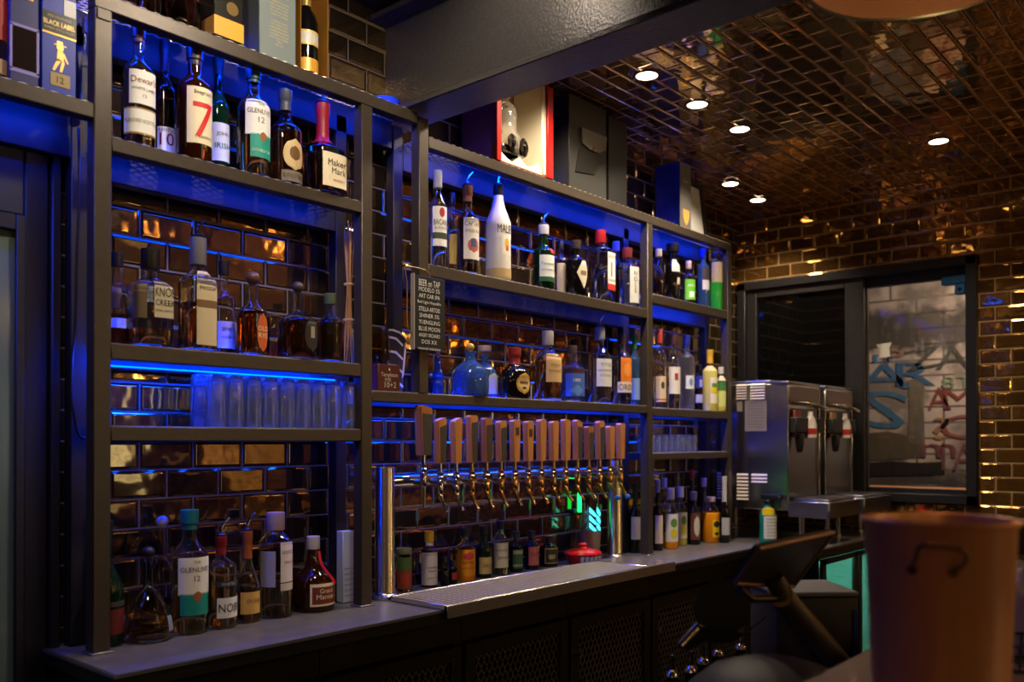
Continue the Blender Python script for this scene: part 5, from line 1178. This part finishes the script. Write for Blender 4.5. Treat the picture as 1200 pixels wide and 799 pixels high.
# metal bucket
bx = onZ(1100, 605, ZC - .1); 
DB = 1.16
d_ = ray(1100, 606); s_ = DB / (d_.dot(Vector((math.sin(PSI), math.cos(PSI), 0)))); bp_ = EYE + d_ * s_
H = bp_.z - BZ; rt = 84.0 * DB / F; rb = rt * .84
t = root('metal_bucket', 'dented copper-grey metal bucket with wire handle, blurred in foreground', 'bucket', (bp_.x, bp_.y, BZ))
q = MB(); q.lathe([(0, .0008), (rb, .0008), (rb + .002, .004), (rb + .001, .012), (rt - .003, H - .012), (rt, H - .008), (rt + .002, H - .003), (rt, H), (rt - .003, H - .002), (rt - .0045, H - .012), (rb - .002, .014), (0, .012)], 64)
q.build('pail', None or mat('galvanised_copper', (214, 156, 112), .36, .55, noise=.25, nscale=7, bump=.15), t)
q = MB()
ang = math.atan2(-bp_.y, -bp_.x) - R(4)
er = Vector((math.cos(ang), math.sin(ang), 0)); et = Vector((-math.sin(ang), math.cos(ang), 0))
rm = rb + (rt - rb) * .86
P_ = lambda a, o, z: tuple((er * math.cos(a / rm) + et * math.sin(a / rm)) * (rm + o) + Vector((0, 0, z)))
hp = [P_(-.022, .004, H - .058), P_(-.018, .008, H - .045), P_(-.012, .012, H - .028), P_(.0, .014, H - .026), P_(.022, .014, H - .028), P_(.032, .012, H - .034), P_(.031, .010, H - .048), P_(.022, .006, H - .054)]
q.tube(smooth_path([Vector(v) for v in hp]), .0026, 10); q.build('wire_handle', mat('handle_wire', (120, 100, 88), .3, .9), t)
for a in (-.022, .022):
    q = MB(); q.cyl(P_(a, -.002, H - .058), P_(a, .006, H - .058), .006, seg=14); q.build('rivet', M['chrome'], t)

# touch-screen till on an arm (seen from behind)
t = root('touch_screen_till', 'tilted touch-screen till on a thick arm, seen from behind', 'till', (0, 0, 0))
D1 = 1.62
def atd(u, v, d):
    r_ = ray(u, v); return EYE + r_ * (d / r_.dot(Vector((math.sin(PSI), math.cos(PSI), 0))))
A = atd(861, 684, 1.66); B = atd(889.5, 643, 1.60); C_ = atd(977, 624, 1.86); D_ = atd(930, 687, 1.94)
nrm = (B - A).cross(C_ - A).normalized()
if nrm.dot(EYE - A) < 0: nrm = -nrm
def slab(pts, n, th):
    mb = MB(); k = len(pts); vs = [tuple(p) for p in pts] + [tuple(p - n * th) for p in pts]
    mb.add(vs, [tuple(range(k)), tuple(range(2 * k - 1, k - 1, -1))] + [(i, i + k, (i + 1) % k + k, (i + 1) % k) for i in range(k)]); return mb
slab([A, B, C_, D_], nrm, .012).build('screen_back', mat('till_back', (48, 46, 48), .35), t)
q = MB(); q.tube([A, B, C_, D_], .0045, 8, closed=True); q.build('screen_rim', mat('till_rim', (150, 120, 100), .35, .5), t)
mid = (A + B + C_ + D_) / 4
arm0 = atd(918, 702, 1.80); arm1 = atd(982, 776, 1.80); base = Vector((arm1.x + .03, arm1.y - .01, IZ))
q = MB(); q.tube([mid * .4 + D_ * .3 + A * .3 + nrm * .004, arm0, arm0 * .4 + arm1 * .6, arm1, base], [.018, .026, .026, .028, .03], 14); q.build('arm', mat('arm_brown_black', (56, 46, 42), .45), t)
q = MB(); q.lathe([(0, .0), (.11, .0), (.11, .012), (.05, .02), (0, .02)], 32, (base.x, base.y, IZ)); q.build('base', M['blk'], t)
q = MB(); c0 = atd(914, 697, 1.79); q.lathe([(.012, -.012), (.024, -.012), (.026, 0), (.024, .012), (.012, .012)], 20, tuple(c0), closed=True, axis=(ray(914, 697))); q.build('hinge_ring', mat('hinge', (96, 70, 60), .4, .4), t)
# card reader / scanner hanging at the left of the screen
t = root('card_reader', 'black card reader with a silver edge left of the tilted till screen', 'card reader', (0, 0, 0))
R0 = [atd(u, v, 1.66) for u, v in ((812, 712), (822, 690), (838, 676), (852, 678), (866, 690), (880, 708), (876, 730), (856, 744), (832, 736), (816, 728))]
n2 = (EYE - R0[0]).normalized(); slab(R0, n2, .05).build('reader_body', M['blk_m'], t)
q = MB(); q.tube([atd(797, 757, 1.62), atd(819, 733, 1.64)], [.0075, .008], 12); q.build('silver_edge', M['stainless'], t)
S_ = [atd(u, v, 1.63) for u, v in ((797, 757), (819, 733), (872, 742), (900, 718), (897, 724), (858, 754), (826, 752), (806, 762))]
slab(S_, n2, .014).build('reader_cradle', M['blk'], t)
q = MB(); q.tube([R0[4], atd(880, 702, 1.7), arm0], .007, 8); q.build('link', M['blk'], t)
# black receipt printer
pa = atd(905, 692, 2.02); pb = atd(1003, 692, 2.02)
t = root('receipt_printer', 'black box-shaped receipt printer behind the till arm', 'printer', ((pa.x + pb.x) / 2, (pa.y + pb.y) / 2, IZ), -PSI + R(4))
hw = (pb - pa).length / 2; hh = pa.z - IZ
q = MB(); q.box((-hw, -.02, 0.0), (hw, .16, hh - .012), .008, 2); q.build('housing', M['blk_m'], t)
q = MB(); q.box((-hw - .001, -.022, hh - .011), (hw + .001, .16, hh), .003); q.build('top_lid', mat('grey_lid', (92, 90, 88), .4), t)
q = MB(); q.box((hw - .012, -.0235, .03), (hw - .004, -.019, hh - .04)); q.build('blue_strip', mat('blue_strip', (26, 56, 110), .4), t)
q = MB(); q.tube([(-.05, -.024, hh - .09), (.02, -.024, hh - .16), (.06, -.024, hh - .2)], .002, 6); q.build('cord', M['blk'], t)
# rounded black swivel seat / dome
p0 = atd(905, 800, 1.5)
t = root('ice_bin_lid', 'rounded black lid low in the foreground under the till', 'lid', (p0.x, p0.y, p0.z - .10))
q = MB(); q.lathe([(0, 0), (.16, 0), (.168, .008), (.165, .03), (.14, .09), (.10, .122), (.05, .138), (0, .142)], 48); q.build('dome', mat('dark_dome', (20, 21, 24), .6), t)
q = MB(); q.lathe([(.162, .0), (.172, .0), (.172, .012), (.166, .014)], 48, closed=True); q.build('rim', M['blk'], t)
MB().cyl((0, 0, .5805 - (p0.z - .10)), (0, 0, 0), .12, seg=32).build('bin_body', M['black_steel'], t)
# speed rail with pour-spout bottles
zs = onZ
t = root('speed_rail', 'low steel speed rail for pouring bottles in front of the cabinets', 'bottle rail', (0, 0, 0))
pr_ = [(788, 778), (810, 773), (824, 764), (841, 755), (868, 748)]
sp_pts = [atd(u, v, 2.0 + .08 * i) for i, (u, v) in enumerate(pr_)]
zr_b = min(p.z for p in sp_pts) - .34
d0 = (sp_pts[-1] - sp_pts[0]); d0.z = 0; L0 = d0.length; d0.normalize(); n0 = Vector((-d0.y, d0.x, 0))
q = MB()
for off in (-.05, .05):
    for z in (zr_b, zr_b + .13): q.tube([sp_pts[0] * 1 - d0 * .08 + n0 * off + Vector((0, 0, z - sp_pts[0].z)), sp_pts[0] + d0 * (L0 + .08) + n0 * off + Vector((0, 0, z - sp_pts[0].z))], .004, 8)
q.build('rail', M['stainless'], t)
q = MB(); a = sp_pts[0] - d0 * .085; b = sp_pts[0] + d0 * (L0 + .085)
q.add([tuple(Vector((p.x, p.y, z)) + n0 * o) for p, o, z in ((a, -.052, zr_b - .006), (b, -.052, zr_b - .006), (b, .052, zr_b - .006), (a, .052, zr_b - .006), (a, -.052, zr_b - .001), (b, -.052, zr_b - .001), (b, .052, zr_b - .001), (a, .052, zr_b - .001))], [(0, 3, 2, 1), (4, 5, 6, 7), (0, 1, 5, 4), (1, 2, 6, 5), (2, 3, 7, 6), (3, 0, 4, 7)])
for e_ in (a, b): q.tube([Vector((e_.x, e_.y, zr_b)), Vector((e_.x, e_.y, .001))], .012, 10)
q.build('tray', M['black_steel'], t)
for i, p in enumerate(sp_pts):
    Hh = p.z - zr_b - .03
    bt = root('pouring_bottle', '%s bottle from the left in the low speed rail, steel pourer on top' % ordn[i], 'bottle', (p.x, p.y, zr_b), 0, 'speed rail bottles')
    q = MB(); q.lathe([(0, .0005), (.034, .0005), (.037, .006), (.037, Hh * .62), (.034, Hh * .69), (.018, Hh * .78), (.0135, Hh * .84), (.0135, Hh), (0, Hh)], 24); q.build('glass', G['black'] if i % 2 else G['amberg'], bt)
    q = MB(); q.lathe([(0, Hh), (.012, Hh), (.015, Hh + .004), (.013, Hh + .012), (.006, Hh + .018), (.0045, Hh + .05), (0, Hh + .05)], 16); q.build('pourer', M['chrome'], bt)
# right edge: register box, napkins, wire caddy
pa = atd(1183, 652, 1.9)
t = root('cash_register', 'black register box cut off by the right edge', 'register', (pa.x + .12, pa.y - .12, BZ), -PSI)
q = MB(); q.box((-.16, -.1, .0005), (.16, .14, .012), .003); q.box((-.03, .0, .012), (.03, .05, .10)); q.build('stand', M['blk'], t)
q = MB(); zt_ = atd(1190, 612, 1.9).z - BZ; zb2 = atd(1190, 650, 1.9).z - BZ
q.box((-.165, -.02, zb2), (.17, .06, zt_), .006, 2); q.build('screen_housing', M['blk_m'], t)
q = MB(); q.prism([(-.165, zt_ - .008), (.17, zt_ + .012), (.17, zt_ + .018), (-.165, zt_ - .001)], -.025, .06); q.build('lid_edge', mat('register_edge', (120, 118, 112), .4), t)
pn = atd(1197, 672, 1.62)
t = root('bar_towel', 'crumpled white cloth at the right edge by the bucket', 'cloth', (pn.x, pn.y, BZ))
q = MB(); n = 18; vs = []; fs = []
for j in range(n + 1):
    for i in range(n + 1):
        a, b = i / n * 2 - 1, j / n * 2 - 1
        r_ = min(1, math.hypot(a, b)); vs.append((a * .06, b * .06, .105 + (1 - r_ ** 2) * .05 + .010 * math.sin(a * 9 + b * 5) * math.cos(b * 8 - a * 3)))
vs += [(v[0] * .96, v[1] * .96, .0008 + .0 * v[2]) for v in vs]; N1 = (n + 1) ** 2
for j in range(n):
    for i in range(n):
        k = j * (n + 1) + i; fs.append((k, k + 1, k + n + 2, k + n + 1)); fs.append((k + N1, k + n + 1 + N1, k + n + 2 + N1, k + 1 + N1))
rim = [i for i in range(n + 1)] + [j * (n + 1) + n for j in range(1, n + 1)] + [n * (n + 1) + i for i in range(n - 1, -1, -1)] + [j * (n + 1) for j in range(n - 1, 0, -1)]
for i in range(len(rim)): a, b = rim[i], rim[(i + 1) % len(rim)]; fs.append((a, b, b + N1, a + N1))
q.add(vs, fs); q.build('cloth', mat('white_terry', (176, 168, 160), .8, noise=.2, nscale=60, bump=.4), t)
pc = atd(1196, 706, 1.5)
t = root('wire_caddy', 'low black wire caddy on the bar by the right edge', 'caddy', (pc.x, pc.y, BZ), -PSI)
q = MB()
for z in (.004, .045):
    q.tube([(-.06, -.05, z), (.09, -.05, z), (.09, .05, z), (-.06, .05, z)], .0028, 8, closed=True)
for x in (-.06, -.03, 0, .03, .06, .09):
    for y in (-.05, .05): q.tube([(x, y, .004), (x, y, .045)], .0022, 6)
for x in (-.03, 0, .03, .06): q.tube([(x, -.05, .004), (x, .05, .004)], .0022, 6)
q.build('wire_frame', M['blk'], t)

# ------------------------------------------------------------------ lamps
def pendant(label):
    t = root('pendant_lamp', label, 'lamp', (0, 0, 0), 0, 'copper pendants over the front bar')
    r = .216; q = MB()
    pr = [(r, 0), (r + .003, .002), (r * .985, .03), (r * .92, .075), (r * .78, .125), (r * .55, .165), (r * .28, .188), (.05, .195), (.035, .23), (0, .232)]
    inn = [(0, .186), (r * .26, .183), (r * .53, .160), (r * .76, .121), (r * .9, .073), (r * .968, .03), (r - .003, .002)]
    q.lathe(pr + inn, 64); q.build('shade', mat('copper_shade', (190, 152, 124), .34, .4, noise=.2, nscale=10), t)
    q = MB(); q.lathe([(r - .002, -.002), (r + .0035, -.002), (r + .0035, .004), (r - .002, .004)], 64, closed=True); q.build('rim', mat('shade_rim', (120, 130, 120), .2, .9), t)
    q = MB(); q.lathe([(0, .10), (.02, .105), (.032, .125), (.03, .145), (.016, .17), (.014, .186), (0, .186)], 24); q.build('bulb', M['bulb'], t)
    q = MB(); q.cyl((0, 0, .23), (0, 0, CZL - (ZC + .81)), .004, seg=10); q.build('cord', M['blk'], t)
    return t
DP = 1.5; d_ = ray(1095, -47); pp = EYE + d_ * (DP / d_.dot(Vector((math.sin(PSI), math.cos(PSI), 0))))
pd = pendant('copper dome pendant lamp cut off by the top right edge'); pd.location = pp
pd2 = copy_tree(pd); pd2.location = (pp.x - 1.45, pp.y, pp.z); pd2['label'] = 'copper dome pendant lamp over the near part of the front bar'  # unseen copies, added to give the glossy tiles something to reflect
pd3 = copy_tree(pd); pd3.location = (pp.x - 2.9, pp.y, pp.z); pd3['label'] = 'copper dome pendant lamp over the far left part of the front bar'
dl = [(758, 88), (817, 122), (867, 151), (856, 215), (888, 234), (1100, 165)]
dn = ['round recessed ceiling downlight nearest the black beam', 'second recessed downlight from the black beam in the near row', 'third recessed downlight from the black beam in the near row', 'recessed downlight close to the corner of the two tiled walls', 'recessed downlight in front of the right wall, right of the corner one', 'lone recessed downlight at the right side of the tiled ceiling']
def downlight(x, y, z, label, power=14, spot=120):
    t = root('downlight', label, 'ceiling light', (x, y, z), 0, 'recessed downlights')
    q = MB(); q.lathe([(.041, -.004), (.05, -.004), (.053, -.0005), (.041, -.0005)], 32, closed=True); q.build('trim_ring', M['steel_dk'], t)
    q = MB(); q.lathe([(0, -.0030), (.041, -.0030), (.041, -.0008), (0, -.0008)], 32); q.build('lens', M['lens'], t)
    l = bpy.data.lights.new('downlight_beam', 'SPOT'); l.energy = power; l.color = (1, .82, .6); l.spot_size = R(spot); l.spot_blend = .6; l.shadow_soft_size = .045
    lo = bpy.data.objects.new('downlight_beam', l); COL.objects.link(lo); lo.parent = t; lo.location = (0, 0, -.012)
    return t
for (u, v), n_ in zip(dl, dn):
    p = onZ(u, v, CZ); downlight(p.x, p.y, CZ, n_, DLP)
def spot(name, loc, tgt, e, col, size, blend=.5, rad=.05):
    l = bpy.data.lights.new(name, 'SPOT'); l.energy = e; l.color = col; l.spot_size = R(size); l.spot_blend = blend; l.shadow_soft_size = rad
    o = bpy.data.objects.new(name, l); COL.objects.link(o); o.location = loc
    o.rotation_euler = (Vector(tgt) - Vector(loc)).to_track_quat('-Z', 'Y').to_euler(); return o
# recessed spots of the dark left ceiling (above the frame)
spot('ceiling_spot', (1.35, 1.42, CZL - .03), (1.35, 2.2, 2.1), SPL, (1, .84, .66), 130, 1.0)
spot('ceiling_spot', (1.62, 1.60, CZL - .03), (1.97, 1.72, 2.6), SPB, (1, .86, .70), 120, 1.0, .03)
spot('ceiling_spot', (.45, 1.30, CZL - .03), (.6, 2.2, 2.1), SPL * .5, (1, .84, .66), 130, 1.0)
spot('downlight_beam', (2.475, 1.82, CZ - .012), (2.475, 1.82, 0), DLP, (1, .82, .6), 150, .6)
# added globe lamps out of view, for warm light and tile reflections
def globe(x, y, z, e, col=(255, 204, 132), r=.055):
    t = root('globe_lamp', 'warm globe lamp hanging in the room behind the bar guests', 'lamp', (x, y, z), 0, 'globe lamps in the room')
    q = MB(); q.lathe([(max(0.0, r * math.sin(math.pi * k / 16)), -r * math.cos(math.pi * k / 16)) for k in range(17)], 24); q.build('globe', emis('warm_globe', col, e), t)
    q = MB(); q.cyl((0, 0, r - .002), (0, 0, CZL - .06 - z if x < 2 else CZ - z), .004, seg=8); q.build('cord', M['blk'], t)
for x, y, z in ((4.6, -2.2, 2.35), (3.4, -3.2, 2.2), (2.4, -1.8, 2.3), (4.4, -3.9, 2.1), (1.2, -2.6, 2.2), (-.6, -2.2, 2.25), (-2.0, -1.0, 2.2), (4.7, -.9, 2.3)): globe(x, y, z, GLB)
# light outside on the alley wall
l = bpy.data.lights.new('alley_lamp', 'AREA'); l.energy = ALY; l.color = (1, .78, .56); l.size = .25
o = bpy.data.objects.new('alley_lamp', l); COL.objects.link(o); o.location = (XE + .55, .95, 2.75); o.rotation_euler = (Vector((XO, 1.45, 1.75)) - Vector(o.location)).to_track_quat('-Z', 'Y').to_euler()
w = bpy.data.worlds.new('World'); scene.world = w; w.use_nodes = True
bg = w.node_tree.nodes['Background']; bg.inputs[0].default_value = (.02, .024, .032, 1); bg.inputs[1].default_value = .4
vs_ = scene.view_settings
scene.display_settings.display_device = 'sRGB'
vs_.view_transform = 'Standard'; vs_.look = 'None'; vs_.exposure = EXPO; vs_.gamma = 1.0; vs_.use_curve_mapping = False
cy = scene.cycles
cy.max_bounces = 14; cy.transmission_bounces = 14; cy.glossy_bounces = 6; cy.diffuse_bounces = 3; cy.transparent_max_bounces = 8
cy.caustics_reflective = False; cy.caustics_refractive = True; cy.sample_clamp_indirect = 4.0; cy.sample_clamp_direct = 0
cy.use_denoising = True
